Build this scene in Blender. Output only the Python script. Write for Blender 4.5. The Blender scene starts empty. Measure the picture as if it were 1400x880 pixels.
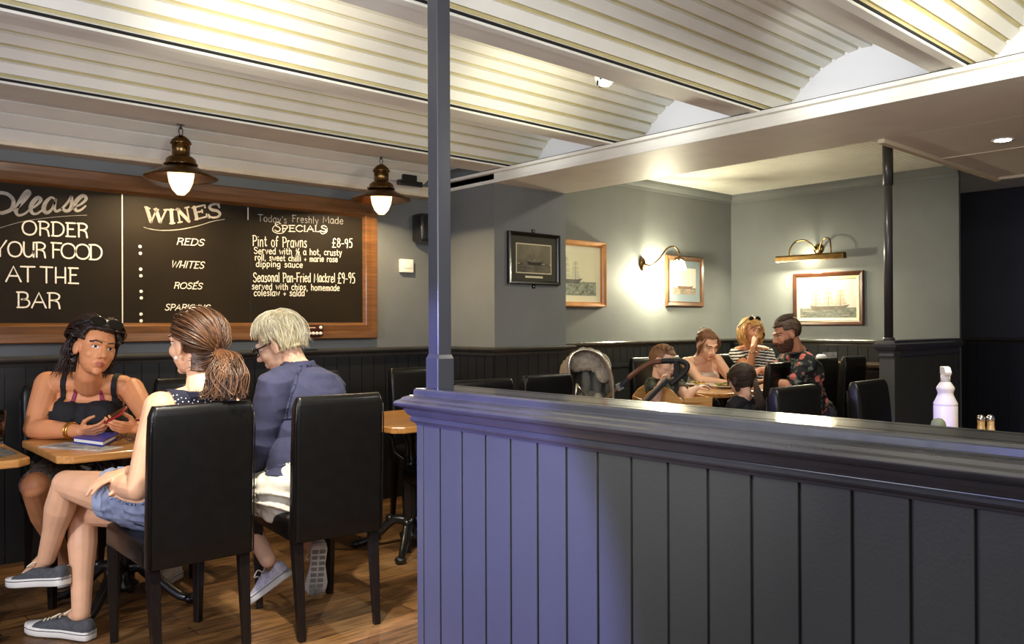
import bpy, bmesh, math, random
import numpy as np
from mathutils import Vector, Matrix, noise
SC = bpy.context.scene
COL = SC.collection
random.seed(7)
PI = math.pi
# ------------------------------------------------------------------ camera
CAM_H, FPX = 1.27, 1120.8
_y, _p, _r = math.radians(48.0), math.radians(0.195), math.radians(-0.245)
FWD = Vector((math.cos(_y)*math.cos(_p), math.sin(_y)*math.cos(_p), math.sin(_p)))
_rt = Vector((math.sin(_y), -math.cos(_y), 0)); _up = _rt.cross(FWD)
RGT = _rt*math.cos(_r)+_up*math.sin(_r); UPV = -_rt*math.sin(_r)+_up*math.cos(_r)
CAMP = Vector((0, 0, CAM_H))
cam_d = bpy.data.cameras.new('camera'); cam_d.sensor_width = 36; cam_d.lens = FPX/1400*36
cam_d.clip_start = .05
cam = bpy.data.objects.new('camera', cam_d); COL.objects.link(cam)
cam.matrix_world = Matrix(((RGT.x, UPV.x, -FWD.x, 0), (RGT.y, UPV.y, -FWD.y, 0), (RGT.z, UPV.z, -FWD.z, CAM_H), (0, 0, 0, 1)))
SC.camera = cam
def ray(u, v): return RGT*((u-700)/FPX)+UPV*((440-v)/FPX)+FWD
def P(u, v, D): return CAMP+ray(u, v)*D
def onx(u, v, x): d = ray(u, v); return CAMP+d*(x/d.x)
def ony(u, v, y): d = ray(u, v); return CAMP+d*(y/d.y)
def onz(u, v, z): d = ray(u, v); return CAMP+d*((z-CAM_H)/d.z)
V = Vector
# ------------------------------------------------------------------ world, exposure
SC.view_settings.view_transform = 'Standard'; SC.view_settings.look = 'None'
SC.view_settings.exposure = 0.0; SC.view_settings.gamma = 1.0; SC.view_settings.use_curve_mapping = False
W = bpy.data.worlds.new('world'); SC.world = W; W.use_nodes = True
W.node_tree.nodes['Background'].inputs[0].default_value = (1.0, .97, .93, 1)
W.node_tree.nodes['Background'].inputs[1].default_value = 0.24
def lamp(name, kind, loc, energy, color, target=None, **kw):
    d = bpy.data.lights.new(name, kind); d.energy = energy; d.color = color
    for k, v in kw.items(): setattr(d, k, v)
    o = bpy.data.objects.new(name, d); COL.objects.link(o); o.location = loc
    if target is not None:
        o.rotation_euler = (V(target)-V(loc)).to_track_quat('-Z', 'Y').to_euler()
    return o
WARM = (1.0, .80, .52); NEUT = (1.0, .95, .84)
# daylight through the windows on the left (behind the camera's left shoulder)
lamp('window_daylight', 'SPOT', (-2.6, 2.55, 1.75), 2000, (.30, .29, 1.0), (1.5, 2.14, .52), spot_size=math.radians(23), spot_blend=.14, shadow_soft_size=.06)
lamp('window_key', 'SPOT', (-1.9, 1.75, 1.95), 230, (1, .97, .93), (1.05, 3.45, .75), spot_size=math.radians(36), spot_blend=.4, shadow_soft_size=.07)
lamp('window_sky', 'AREA', (-2.4, 2.4, 1.7), 38, (.80, .84, 1.0), (2.0, 3.2, .8), shape='RECTANGLE', size=1.2, size_y=1.3)
# soft fill added behind and above the camera, no fixture there
lamp('rear_fill', 'AREA', (-.2, -.9, 2.28), 10, NEUT, (.8, 2.2, .9), shape='RECTANGLE', size=2.2, size_y=1.0)
lamp('table_spot', 'SPOT', (1.15, 2.42, 2.36), 300, (1.0, .91, .77), (1.8, 3.0, .0), spot_size=math.radians(58), spot_blend=.45, shadow_soft_size=.03)
lamp('window_blue', 'AREA', (-2.3, 1.5, 1.3), 16, (.36, .38, 1.0), (1.4, 3.2, .5), shape='RECTANGLE', size=.5, size_y=1.0)
lamp('vault_uplight', 'SPOT', (1.3, 2.62, 2.1), 30, (1, .95, .78), (1.55, 3.12, 2.5), spot_size=math.radians(110), spot_blend=1, shadow_soft_size=.05)
lamp('vault_uplight', 'SPOT', (2.85, 2.62, 2.1), 24, (1, .96, .74), (2.95, 3.0, 2.52), spot_size=math.radians(110), spot_blend=1, shadow_soft_size=.05)
lamp('vault_uplight', 'SPOT', (2.2, .7, 1.95), 13, (1, .95, .70), (2.2, .9, 2.6), spot_size=math.radians(100), spot_blend=1, shadow_soft_size=.1)
for yy, e in ((2.88, 22), (1.88, 24), (3.88, 12)):
    lamp('lunette_uplight', 'SPOT', (2.9, yy, 2.405), e, (.95, .98, 1.0), (4.1, yy, 2.54), spot_size=math.radians(50), spot_blend=1, shadow_soft_size=.05)  # unseen spots added to brighten the lunettes
lamp('ceiling_fill', 'AREA', (.6, .9, 1.75), 44, (.96, .96, 1.0), (1.6, 2.6, 2.5), shape='RECTANGLE', size=1.6, size_y=1.2)  # added upward fill floating below the vaults, no real fixture
lamp('dining_fill', 'AREA', (5.3, 2.95, 2.62), 20, (1, .93, .76), (5.6, 3.5, .8), shape='DISK', size=.25)  # unseen fill added to brighten faces in the dining corner
lamp('dining_fill', 'AREA', (3.2, .7, 2.27), 23, (1, .95, .84), (3.8, 1.8, .8), shape='DISK', size=.3)  # unseen fill added to brighten the chairs over the partition
# ------------------------------------------------------------------ materials
def lin(c): return tuple(((x/255)/12.92 if x/255 <= .04045 else ((x/255+.055)/1.055)**2.4) for x in c)+(1,)
MATS = {}
def mat(name, rgb, rough=.6, metal=0, var=0, vscale=6, stretch=(1, 1, 1), bump=0, bscale=60, spec=.5, coat=0, rgb2=None, emit=None, estr=0, trans=0, ior=1.45, sheen=0, attr=None):
    if name in MATS: return MATS[name]
    m = bpy.data.materials.new(name); m.use_nodes = True; nt = m.node_tree; N = nt.nodes; L = nt.links
    b = N['Principled BSDF']
    b.inputs['Base Color'].default_value = lin(rgb); b.inputs['Roughness'].default_value = rough
    b.inputs['Metallic'].default_value = metal; b.inputs['Specular IOR Level'].default_value = spec
    b.inputs['Coat Weight'].default_value = coat; b.inputs['Coat Roughness'].default_value = .15
    b.inputs['IOR'].default_value = ior; b.inputs['Transmission Weight'].default_value = trans
    b.inputs['Sheen Weight'].default_value = sheen
    if emit: b.inputs['Emission Color'].default_value = lin(emit); b.inputs['Emission Strength'].default_value = estr
    tc = N.new('ShaderNodeTexCoord'); mp = N.new('ShaderNodeMapping'); L.new(tc.outputs['Object'], mp.inputs[0])
    mp.inputs['Scale'].default_value = stretch
    if attr:
        a = N.new('ShaderNodeAttribute'); a.attribute_name = attr
        mx = N.new('ShaderNodeMix'); mx.data_type = 'RGBA'
        L.new(a.outputs['Fac'], mx.inputs[0]); mx.inputs[6].default_value = lin(rgb); mx.inputs[7].default_value = lin(rgb2)
        L.new(mx.outputs[2], b.inputs['Base Color'])
    elif var or rgb2:
        n = N.new('ShaderNodeTexNoise'); n.inputs['Scale'].default_value = vscale; n.inputs['Detail'].default_value = 5
        L.new(mp.outputs[0], n.inputs[0])
        mr = N.new('ShaderNodeMapRange'); mr.inputs[1].default_value = .3; mr.inputs[2].default_value = .7
        L.new(n.outputs[0], mr.inputs[0])
        mx = N.new('ShaderNodeMix'); mx.data_type = 'RGBA'
        L.new(mr.outputs[0], mx.inputs[0])
        c2 = rgb2 or tuple(min(255, max(0, x*(1+var))) for x in rgb); c1 = rgb if rgb2 else tuple(x*(1-var) for x in rgb)
        mx.inputs[6].default_value = lin(c1); mx.inputs[7].default_value = lin(c2)
        L.new(mx.outputs[2], b.inputs['Base Color'])
    if bump:
        n2 = N.new('ShaderNodeTexNoise'); n2.inputs['Scale'].default_value = bscale; n2.inputs['Detail'].default_value = 3
        L.new(mp.outputs[0], n2.inputs[0])
        bp = N.new('ShaderNodeBump'); bp.inputs['Strength'].default_value = bump; bp.inputs['Distance'].default_value = .01
        L.new(n2.outputs[0], bp.inputs['Height']); L.new(bp.outputs[0], b.inputs['Normal'])
    MATS[name] = m
    return m
M_WALL = mat('grey_paint', (112, 115, 114), .62, var=.03, vscale=3, bump=.12, bscale=90)
M_NAVY = mat('navy_paint', (58, 61, 72), .6, var=.04, vscale=2)
M_PANEL = mat('charcoal_panel', (74, 75, 71), .42, var=.03, vscale=3, bump=.05, bscale=120)
M_DADO = mat('black_panel', (31, 32, 34), .36, var=.06, vscale=4)
M_RAIL = mat('rail_gloss', (62, 60, 56), .25, var=.08, vscale=7, coat=.4)
M_CAP = mat('cap_gloss', (66, 66, 70), .27, var=.06, vscale=9, coat=.5, bump=.08, bscale=35)
M_CEIL = mat('cream_ceiling', (234, 232, 220), .5, var=.02, vscale=5, bump=.05, bscale=50)
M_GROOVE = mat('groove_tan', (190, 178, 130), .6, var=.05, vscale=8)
M_WHITE = mat('white_plaster', (240, 240, 240), .7)
M_GAP = mat('gap_black', (22, 21, 20), .8)
M_LEATHER = mat('black_leather', (14, 13, 12), .34, var=.15, vscale=20, bump=.12, bscale=220, coat=.12, spec=.28)
M_LEGWOOD = mat('ebony_leg', (22, 17, 15), .32, var=.2, vscale=12, stretch=(8, 8, 1), coat=.15, spec=.3)
M_IRON = mat('black_iron', (20, 20, 21), .3, bump=.1, bscale=80, coat=.3)
M_TABLE = mat('honey_wood', (168, 112, 56), .3, rgb2=(205, 150, 84), vscale=5, stretch=(1, 14, 14), coat=.5)
M_FRAMEW = mat('oak_frame', (88, 56, 27), .42, rgb2=(120, 78, 40), vscale=4, stretch=(1, 5, 16), bump=.08, bscale=40, coat=.2)
M_BOARD = mat('chalkboard', (30, 25, 18), .55, rgb2=(42, 34, 23), vscale=2.2, spec=.12)
M_CHALK = mat('chalk_white', (238, 228, 208), .9, var=.05, vscale=90)
M_CHALKG = mat('chalk_grey', (152, 145, 135), .9, var=.12, vscale=25)
M_BRASS = mat('antique_brass', (112, 88, 54), .26, metal=1, var=.15, vscale=18)
M_BRASSIN = mat('copper_inside', (150, 92, 46), .3, metal=1)
M_STEEL = mat('steel', (190, 190, 188), .25, metal=1)
def floor_mat():
    m = bpy.data.materials.new('worn_oak_planks'); m.use_nodes = True; nt = m.node_tree; N = nt.nodes; L = nt.links
    b = N['Principled BSDF']; tc = N.new('ShaderNodeTexCoord')
    br = N.new('ShaderNodeTexBrick'); br.inputs['Scale'].default_value = 1; br.inputs['Brick Width'].default_value = 1.3
    br.inputs['Row Height'].default_value = .125; br.inputs['Mortar Size'].default_value = .0022; br.offset = .37
    br.inputs['Color1'].default_value = lin((134, 98, 58)); br.inputs['Color2'].default_value = lin((88, 62, 36)); br.inputs['Mortar'].default_value = lin((40, 26, 16))
    L.new(tc.outputs['Object'], br.inputs[0])
    mp = N.new('ShaderNodeMapping'); mp.inputs['Scale'].default_value = (1.3, 12, 1); L.new(tc.outputs['Object'], mp.inputs[0])
    n = N.new('ShaderNodeTexNoise'); n.inputs['Scale'].default_value = 4; n.inputs['Detail'].default_value = 8; n.inputs['Distortion'].default_value = .6; L.new(mp.outputs[0], n.inputs[0])
    cr = N.new('ShaderNodeMapRange'); cr.inputs[1].default_value = .34; cr.inputs[2].default_value = .68; L.new(n.outputs[0], cr.inputs[0])
    mx = N.new('ShaderNodeMix'); mx.data_type = 'RGBA'; mx.blend_type = 'MULTIPLY'; mx.inputs[0].default_value = .8
    ramp = N.new('ShaderNodeMix'); ramp.data_type = 'RGBA'; ramp.inputs[6].default_value = (.30, .25, .2, 1); ramp.inputs[7].default_value = (1.25, 1.2, 1.1, 1)
    L.new(cr.outputs[0], ramp.inputs[0]); L.new(br.outputs[0], mx.inputs[6]); L.new(ramp.outputs[2], mx.inputs[7])
    n3 = N.new('ShaderNodeTexNoise'); n3.inputs['Scale'].default_value = 2.6; n3.inputs['Detail'].default_value = 6; L.new(tc.outputs['Object'], n3.inputs[0])
    m3 = N.new('ShaderNodeMapRange'); m3.inputs[1].default_value = .5; m3.inputs[2].default_value = .72; m3.inputs[4].default_value = .55; L.new(n3.outputs[0], m3.inputs[0])
    mx2 = N.new('ShaderNodeMix'); mx2.data_type = 'RGBA'; L.new(m3.outputs[0], mx2.inputs[0]); L.new(mx.outputs[2], mx2.inputs[6]); mx2.inputs[7].default_value = lin((160, 126, 86))
    L.new(mx2.outputs[2], b.inputs['Base Color'])
    b.inputs['Roughness'].default_value = .42
    bp = N.new('ShaderNodeBump'); bp.inputs['Strength'].default_value = .15; bp.inputs['Distance'].default_value = .01; L.new(n.outputs[0], bp.inputs['Height']); L.new(bp.outputs[0], b.inputs['Normal'])
    return m
M_FLOOR = floor_mat()
# ------------------------------------------------------------------ mesh helpers
class MB:
    """collects shapes into one mesh"""
    def __init__(s): s.v = []; s.f = []; s.m = []; s.sm = []
    def add(s, vs, fs, mi=0, smooth=False):
        o = len(s.v); s.v += [tuple(p) for p in vs]
        for f in fs: s.f.append(tuple(i+o for i in f)); s.m.append(mi); s.sm.append(smooth)
        return s
    def box(s, a, b, mi=0, M=None, bev=0):
        x0, y0, z0 = a; x1, y1, z1 = b
        if x0 > x1: x0, x1 = x1, x0
        if y0 > y1: y0, y1 = y1, y0
        if z0 > z1: z0, z1 = z1, z0
        if bev:
            bm = bmesh.new(); bmesh.ops.create_cube(bm, size=1)
            for v in bm.verts: v.co = V(((v.co.x+.5)*(x1-x0)+x0, (v.co.y+.5)*(y1-y0)+y0, (v.co.z+.5)*(z1-z0)+z0))
            bmesh.ops.bevel(bm, geom=list(bm.edges), offset=bev, segments=3, affect='EDGES', profile=.5)
            bm.verts.index_update(); vs = [v.co.copy() for v in bm.verts]; fs = [[v.index for v in f.verts] for f in bm.faces]; bm.free()
        else:
            vs = [V(p) for p in ((x0, y0, z0), (x1, y0, z0), (x1, y1, z0), (x0, y1, z0), (x0, y0, z1), (x1, y0, z1), (x1, y1, z1), (x0, y1, z1))]
            fs = [(3, 2, 1, 0), (4, 5, 6, 7), (0, 1, 5, 4), (1, 2, 6, 5), (2, 3, 7, 6), (3, 0, 4, 7)]
        if M: vs = [M @ V(p) for p in vs]
        return s.add(vs, fs, mi, bool(bev))
    def bar(s, p0, p1, w, h, mi=0, bev=0, w1=None, h1=None):
        """rectangular bar from p0 to p1, w x h (to w1 x h1)"""
        p0 = V(p0); p1 = V(p1); d = (p1-p0).normalized(); a = d.cross(V((0, 0, 1)))
        if a.length < 1e-3: a = V((1, 0, 0))
        a.normalize(); b = a.cross(d); w1 = w1 or w; h1 = h1 or h
        vs = []
        for p, ww, hh in ((p0, w, h), (p1, w1, h1)):
            for i, j in ((-1, -1), (1, -1), (1, 1), (-1, 1)): vs.append(p+a*i*ww/2+b*j*hh/2)
        return s.add(vs, [(0, 1, 2, 3), (7, 6, 5, 4), (0, 4, 5, 1), (1, 5, 6, 2), (2, 6, 7, 3), (3, 7, 4, 0)], mi)
    def tube(s, pts, r, mi=0, n=10, closed=False, cap=True):
        pts = [V(p) for p in pts]; R = r if isinstance(r, (list, tuple)) else [r]*len(pts)
        K = len(pts); ref = None; rings = []
        for i, p in enumerate(pts):
            if closed: d = pts[(i+1) % K]-pts[i-1]
            else: d = pts[min(i+1, K-1)]-pts[max(i-1, 0)]
            if d.length < 1e-9: d = V((0, 0, 1))
            d.normalize()
            if ref is None:
                ref = d.orthogonal().normalized()
            ref = (ref-d*ref.dot(d))
            if ref.length < 1e-6: ref = d.orthogonal()
            ref.normalize(); b = d.cross(ref)
            rings.append([p+(ref*math.cos(2*PI*k/n)+b*math.sin(2*PI*k/n))*R[i] for k in range(n)])
        vs = [q for rg in rings for q in rg]; fs = []
        for i in range(K if closed else K-1):
            j = (i+1) % K
            for k in range(n): fs.append((i*n+k, i*n+(k+1) % n, j*n+(k+1) % n, j*n+k))
        if cap and not closed: fs += [tuple(range(n-1, -1, -1)), tuple((K-1)*n+k for k in range(n))]
        return s.add(vs, fs, mi, True)
    def lathe(s, prof, c=(0, 0, 0), n=32, mi=0, M=None, smooth=True):
        """prof: (r,z) list, revolved about z through c"""
        vs = []; K = len(prof)
        for r, z in prof:
            for k in range(n): vs.append(V((max(r, 1e-5)*math.cos(2*PI*k/n), max(r, 1e-5)*math.sin(2*PI*k/n), z)))
        fs = [(i*n+k, i*n+(k+1) % n, (i+1)*n+(k+1) % n, (i+1)*n+k) for i in range(K-1) for k in range(n)]
        vs = [(M @ p if M else p)+V(c) for p in vs]
        return s.add(vs, fs, mi, smooth)
    def ball(s, c, r, mi=0, n=16, M=None):
        r = r if isinstance(r, (tuple, list)) else (r, r, r); m = n//2; vs = []
        for i in range(m+1):
            t = PI*i/m
            for k in range(n):
                q = V((r[0]*math.sin(t)*math.cos(2*PI*k/n), r[1]*math.sin(t)*math.sin(2*PI*k/n), -r[2]*math.cos(t)))
                vs.append((M @ q if M else q)+V(c))
        fs = [(i*n+k, i*n+(k+1) % n, (i+1)*n+(k+1) % n, (i+1)*n+k) for i in range(m) for k in range(n)]
        return s.add(vs, fs, mi, True)
    def prism(s, poly, z0, z1, mi=0, M=None):
        """poly: (x,y) list CCW, extruded z0..z1"""
        n = len(poly); vs = [V((x, y, z0)) for x, y in poly]+[V((x, y, z1)) for x, y in poly]
        if M: vs = [M @ p for p in vs]
        fs = [tuple(range(n-1, -1, -1)), tuple(range(n, 2*n))]+[(i, (i+1) % n, n+(i+1) % n, n+i) for i in range(n)]
        return s.add(vs, fs, mi)
    def sweep(s, prof, path, nrm, mi=0, smooth=False, capends=True):
        """prof: (p,z) closed list; path: list of points; nrm: outward normal per path point (already mitred)"""
        n = len(prof); vs = []
        for q, d in zip(path, nrm):
            for p, z in prof: vs.append(V(q)+V(d)*p+V((0, 0, z)))
        fs = [(i*n+k, (i+1)*n+k, (i+1)*n+(k+1) % n, i*n+(k+1) % n) for i in range(len(path)-1) for k in range(n)]
        if capends: fs += [tuple(range(n)), tuple((len(path)-1)*n+k for k in range(n-1, -1, -1))]
        return s.add(vs, fs, mi, smooth)
    def mesh(s, name):
        me = bpy.data.meshes.new(name); me.from_pydata(s.v, [], s.f)
        me.polygons.foreach_set('material_index', s.m); me.polygons.foreach_set('use_smooth', s.sm)
        me.update()
        bm = bmesh.new(); bm.from_mesh(me); bmesh.ops.remove_doubles(bm, verts=bm.verts, dist=1e-6)
        bmesh.ops.recalc_face_normals(bm, faces=bm.faces); bm.to_mesh(me); bm.free()
        return me
    def build(s, name, m, parent=None, world=False, bevel=0, sharp=None):
        return link(name, s.mesh(name), m, parent, world, bevel)
def link(name, me, m, parent=None, world=False, bevel=0):
    o = bpy.data.objects.new(name, me); COL.objects.link(o)
    for x in (m if isinstance(m, (list, tuple)) else [m]): me.materials.append(x)
    if parent is not None:
        o.parent = parent
        if world: o.matrix_parent_inverse = root_matrix(parent).inverted()
    if bevel:
        b = o.modifiers.new('bevel', 'BEVEL'); b.width = bevel; b.segments = 2; b.limit_method = 'ANGLE'; b.angle_limit = .6
    return o
def local_matrix(o):
    return Matrix.LocRotScale(o.location, o.rotation_euler, o.scale)
def root_matrix(o):
    m = local_matrix(o)
    if o.parent is not None: m = root_matrix(o.parent) @ o.matrix_parent_inverse @ m
    return m
def tag(o, label, cat, group=None):
    o['label'] = label; o['category'] = cat
    if group: o['group'] = group
    return o
def thing(name, label, cat, loc=(0, 0, 0), rz=0, group=None):
    o = bpy.data.objects.new(name, None); COL.objects.link(o); o.location = loc; o.rotation_euler = (0, 0, rz)
    o.empty_display_size = .1
    return tag(o, label, cat, group)
def struct(name, mb, m, bevel=0):
    o = mb.build(name, m, bevel=bevel); o['kind'] = 'structure'; return o
def dup(root, loc, rz, label, group=None):
    r = root.copy(); COL.objects.link(r); r.location = loc; r.rotation_euler = (0, 0, rz); r['label'] = label
    if group: r['group'] = group
    def kids(a, b):
        for ch in [c for c in ALL() if c.parent == a]:
            k = ch.copy(); COL.objects.link(k); k.parent = b; kids(ch, k)
    kids(root, r)
    return r
def ALL(): return list(COL.objects)
def smooth_path(pts, n=8, closed=False):
    """Catmull-Rom through pts"""
    pts = [V(p) for p in pts]; K = len(pts); out = []
    if K < 3: return pts
    rng = range(K) if closed else range(K-1)
    for i in rng:
        p1 = pts[i]; p2 = pts[(i+1) % K]
        p0 = pts[i-1] if (closed or i > 0) else p1*2-p2
        p3 = pts[(i+2) % K] if (closed or i < K-2) else p2*2-p1
        for k in range(n):
            t = k/n
            out.append(.5*((2*p1)+(p2-p0)*t+(2*p0-5*p1+4*p2-p3)*t*t+(3*p1-p0-3*p2+p3)*t**3))
    if not closed: out.append(pts[-1])
    return out
# ================================================================== the room
YW, XA = 5.1, 7.85          # left wall plane, far wall plane
PX0, PX1, PY = 3.83, 4.56, 4.44   # pier
ZF = 2.38                   # underside of ceiling beams
struct('floor', MB().box((-3, -3, -.05), (10.2, 5.3, 0)), M_FLOOR)
struct('wall_left', MB().box((-3, YW, 0), (XA+.2, YW+.15, 2.9)), M_WALL)
struct('wall_pier', MB().box((PX0, PY, 0), (PX1, YW, 2.45)), M_WALL)
struct('wall_far', MB().box((XA, 2.76, 0), (XA+.04, YW, 2.9)), M_WALL)
struct('wall_right', MB().box((9.6, -3, 0), (9.8, 5.3, 2.9)), M_NAVY)
# dado: boards, rail
def dado(name, p0, p1, nrm, z0=0, z1=1.05, pitch=.1, plain_below=0, m=None):
    p0 = V(p0); p1 = V(p1); n = V(nrm); d = p1-p0; L = d.length; d.normalize(); k = max(1, round(L/pitch)); w = L/k
    mb = MB()
    for i in range(k):
        a = p0+d*(i*w+.003); b = p0+d*((i+1)*w-.003)
        zb = plain_below if plain_below else z0
        q = [a, b, b+n*.016, a+n*.016]
        mb.add([V((p.x, p.y, z)) for z in (zb, z1) for p in q], [(0, 1, 2, 3), (4, 5, 6, 7), (0, 1, 5, 4), (1, 2, 6, 5), (2, 3, 7, 6), (3, 0, 4, 7)])
    q = [p0, p1, p1+n*.009, p0+n*.009]
    mb.add([V((p.x, p.y, z)) for z in (z0, z1) for p in q], [(0, 1, 2, 3), (4, 5, 6, 7), (0, 1, 5, 4), (1, 2, 6, 5), (2, 3, 7, 6), (3, 0, 4, 7)])
    if plain_below:
        q = [p0, p1, p1+n*.03, p0+n*.03]
        mb.add([V((p.x, p.y, z)) for z in (plain_below-.03, plain_below) for p in q], [(0, 1, 2, 3), (4, 5, 6, 7), (0, 1, 5, 4), (1, 2, 6, 5), (2, 3, 7, 6), (3, 0, 4, 7)])
    return struct(name, mb, m or M_DADO)
dado('trim_1', (-3, YW, 0), (PX0, YW, 0), (0, -1, 0))
dado('trim_2', (PX0, YW, 0), (PX0, PY, 0), (-1, 0, 0))
dado('trim_3', (PX0, PY, 0), (PX1, PY, 0), (0, -1, 0))
dado('trim_4', (PX1, YW, 0), (XA, YW, 0), (0, -1, 0), plain_below=.9)
dado('trim_5', (XA, YW, 0), (XA, 2.76, 0), (-1, 0, 0), plain_below=.9)
dado('trim_6', (9.6, 5.0, 0), (9.6, -3, 0), (-1, 0, 0), m=mat('navy_panel', (34, 35, 44), .4))
RAILP = [(0, 1.045), (.018, 1.05), (.024, 1.068), (.036, 1.075), (.05, 1.082), (.058, 1.092), (.058, 1.102), (.05, 1.11), (0, 1.112)]
mb = MB()
s2 = 1
mb.sweep(RAILP, [(-3, YW, 0), (PX0, YW, 0), (PX0, PY, 0), (PX1, PY, 0), (PX1, YW, 0), (XA, YW, 0), (XA, 2.76, 0)],
         [(0, -1, 0), (-1, -1, 0), (-1, -1, 0), (1, -1, 0), (1, -1, 0), (-1, -1, 0), (-1, 0, 0)])
struct('trim_7', mb, M_RAIL)
struct('trim_8', MB().sweep(RAILP, [(9.6, 5, 0), (9.6, -3, 0)], [(-1, 0, 0)]*2), M_RAIL)
# cornice of the dining corner
CORN = [(0, 2.585), (.012, 2.585), (.016, 2.61), (.03, 2.625), (.045, 2.65), (.05, 2.68), (0, 2.68)]
struct('trim_9', MB().sweep(CORN, [(PX1, YW, 0), (XA, YW, 0), (XA, 2.76, 0)], [(0, -1, 0), (-1, -1, 0), (-1, 0, 0)]), M_WALL)
# ---- ceiling: steel beams with shallow corrugated vaults between
BEAMS = [(-1.69, -1.52), (-.69, -.52), (.31, .47), (1.305, 1.455), (2.30, 2.475), (3.30, 3.465), (4.28, 4.565)]
XV0, XV1 = -3.0, 4.10
mb = MB()
for a, b in BEAMS:
    mb.box((XV0, a+.008, ZF), (XV1, b, ZF+.02))
    mb.box((XV0, a+.0, ZF-.011), (XV1, a+.045, ZF+.001))
    mb.box((XV0, (a+b)/2-.03, ZF+.02), (XV1, (a+b)/2+.03, ZF+.45))
struct('ceiling_beams', mb, M_CEIL, bevel=.003)
mb = MB()
for a, b in BEAMS: mb.box((XV0, a-.002, ZF+.002), (XV1, a+.007, ZF+.012))
struct('ceiling_shadow_strips', mb, M_GAP)  # black strips paint the shadow gaps along the beams
def vault_profile(y0, y1, rise):
    c = (y0+y1)/2; h = (y1-y0)/2; R = (h*h+rise*rise)/(2*rise); zc = ZF+.018+rise-R
    t0 = math.asin(min(1, h/R)); arc = 2*R*t0; n = max(3, round(arc/.07)); out = []
    for i in range(n):
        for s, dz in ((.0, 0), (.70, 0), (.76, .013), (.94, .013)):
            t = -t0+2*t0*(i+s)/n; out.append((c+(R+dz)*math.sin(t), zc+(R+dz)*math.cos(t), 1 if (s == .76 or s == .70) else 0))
    t = t0; out.append((c+R*math.sin(t), zc+R*math.cos(t), 0))
    return out
mb = MB()
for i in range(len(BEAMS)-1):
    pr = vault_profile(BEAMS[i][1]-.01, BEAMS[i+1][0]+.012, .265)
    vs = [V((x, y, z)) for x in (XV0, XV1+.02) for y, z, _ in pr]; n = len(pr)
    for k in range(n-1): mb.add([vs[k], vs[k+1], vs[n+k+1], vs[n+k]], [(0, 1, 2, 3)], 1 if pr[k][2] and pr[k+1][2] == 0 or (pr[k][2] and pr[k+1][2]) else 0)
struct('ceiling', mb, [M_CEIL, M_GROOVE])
# boarded half vault down to the left wall and its lintel
mb = MB()
pr = [(4.555, 2.402), (4.68, 2.390), (4.80, 2.355), (4.91, 2.300), (4.985, 2.24)]
for i in range(len(pr)-1):
    (ya, za), (yb, zb) = pr[i], pr[i+1]
    d = V((0, yb-ya, zb-za)); L = d.length; d.normalize(); nr = V((0, d.z, -d.y))
    g = .0065
    a = V((0, ya, za))+d*g; b = V((0, yb, zb))-d*g
    q = [a, b, b-nr*.02, a-nr*.02]
    mb.add([V((x, p.y, p.z)) for x in (XV0, 3.55) for p in q], [(0, 1, 2, 3), (7, 6, 5, 4), (0, 4, 5, 1), (1, 5, 6, 2), (2, 6, 7, 3), (3, 7, 4, 0)])
struct('trim_10', mb, M_CEIL)
struct('trim_17', MB().add([(XV0, 4.54, 2.425), (3.55, 4.54, 2.425), (3.55, 4.80, 2.39), (3.55, 5.0, 2.27), (XV0, 5.0, 2.27), (XV0, 4.80, 2.39)], [(0, 1, 2, 5), (5, 2, 3, 4)]), mat('gap_shade', (58, 48, 34), .9))  # dark backing paints shade into the gaps between the boards
struct('trim_11', MB().box((XV0, 4.97, 2.225), (3.83, YW, 2.30)), mat('lintel_paint', (214, 200, 174), .6, var=.06, vscale=9, stretch=(1, 6, 6), bump=.25, bscale=25), bevel=.006)
# cross beam: lip, fascia and soffit; lunettes close the vaults
mb = MB()
mb.box((3.80, -3, 2.352), (3.90, YW, 2.374))
mb.box((3.83, -3, 2.30), (3.95, YW, 2.352))
mb.box((3.82, -3, 2.285), (PX1, YW, 2.31))
struct('trim_12', mb, M_CEIL, bevel=.003)
struct('trim_13', MB().box((3.815, -3, 2.3745), (3.84, YW, 2.381)), M_GAP)  # black strip painted as the shadow gap over the lip
struct('wall_lunettes', MB().box((XV1, -3, 2.31), (XV1+.12, YW, 2.9)).box((3.87, 4.56, 2.31), (XV1+.01, YW, 2.9)), M_WHITE)
# lowered flat ceiling on the right, with downstand strip and joint
mb = MB()
mb.box((PX1, -3, 2.285), (6.37, 2.0, 2.31)); mb.box((PX1, -3, 2.31), (PX1+.05, YW, 2.75)); mb.box((6.32, -3, 2.31), (6.37, 2.0, 2.75)); mb.box((PX1, 1.95, 2.31), (6.37, 2.0, 2.75))
struct('ceiling_soffit', mb, M_CEIL)
mb = MB(); mb.box((PX1-.02, 1.975, 2.262), (6.39, 2.012, 2.288)); mb.box((6.355, -3, 2.268), (6.39, 2.0, 2.288))
mb.box((5.35, -3, 2.279), (5.368, 2.0, 2.287))
struct('trim_14', mb, mat('strip_paint', (206, 192, 166), .55), bevel=.003)
# boarded ceiling of the dining corner
mb = MB(); yy = -3.0
while yy < YW:
    mb.box((PX1, yy+.002, 2.68), (9.7, yy+.048, 2.70)); yy += .05
mb.box((PX1, -3, 2.688), (9.8, YW+.1, 2.75))
struct('ceiling_boards', mb, M_CEIL)
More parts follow.
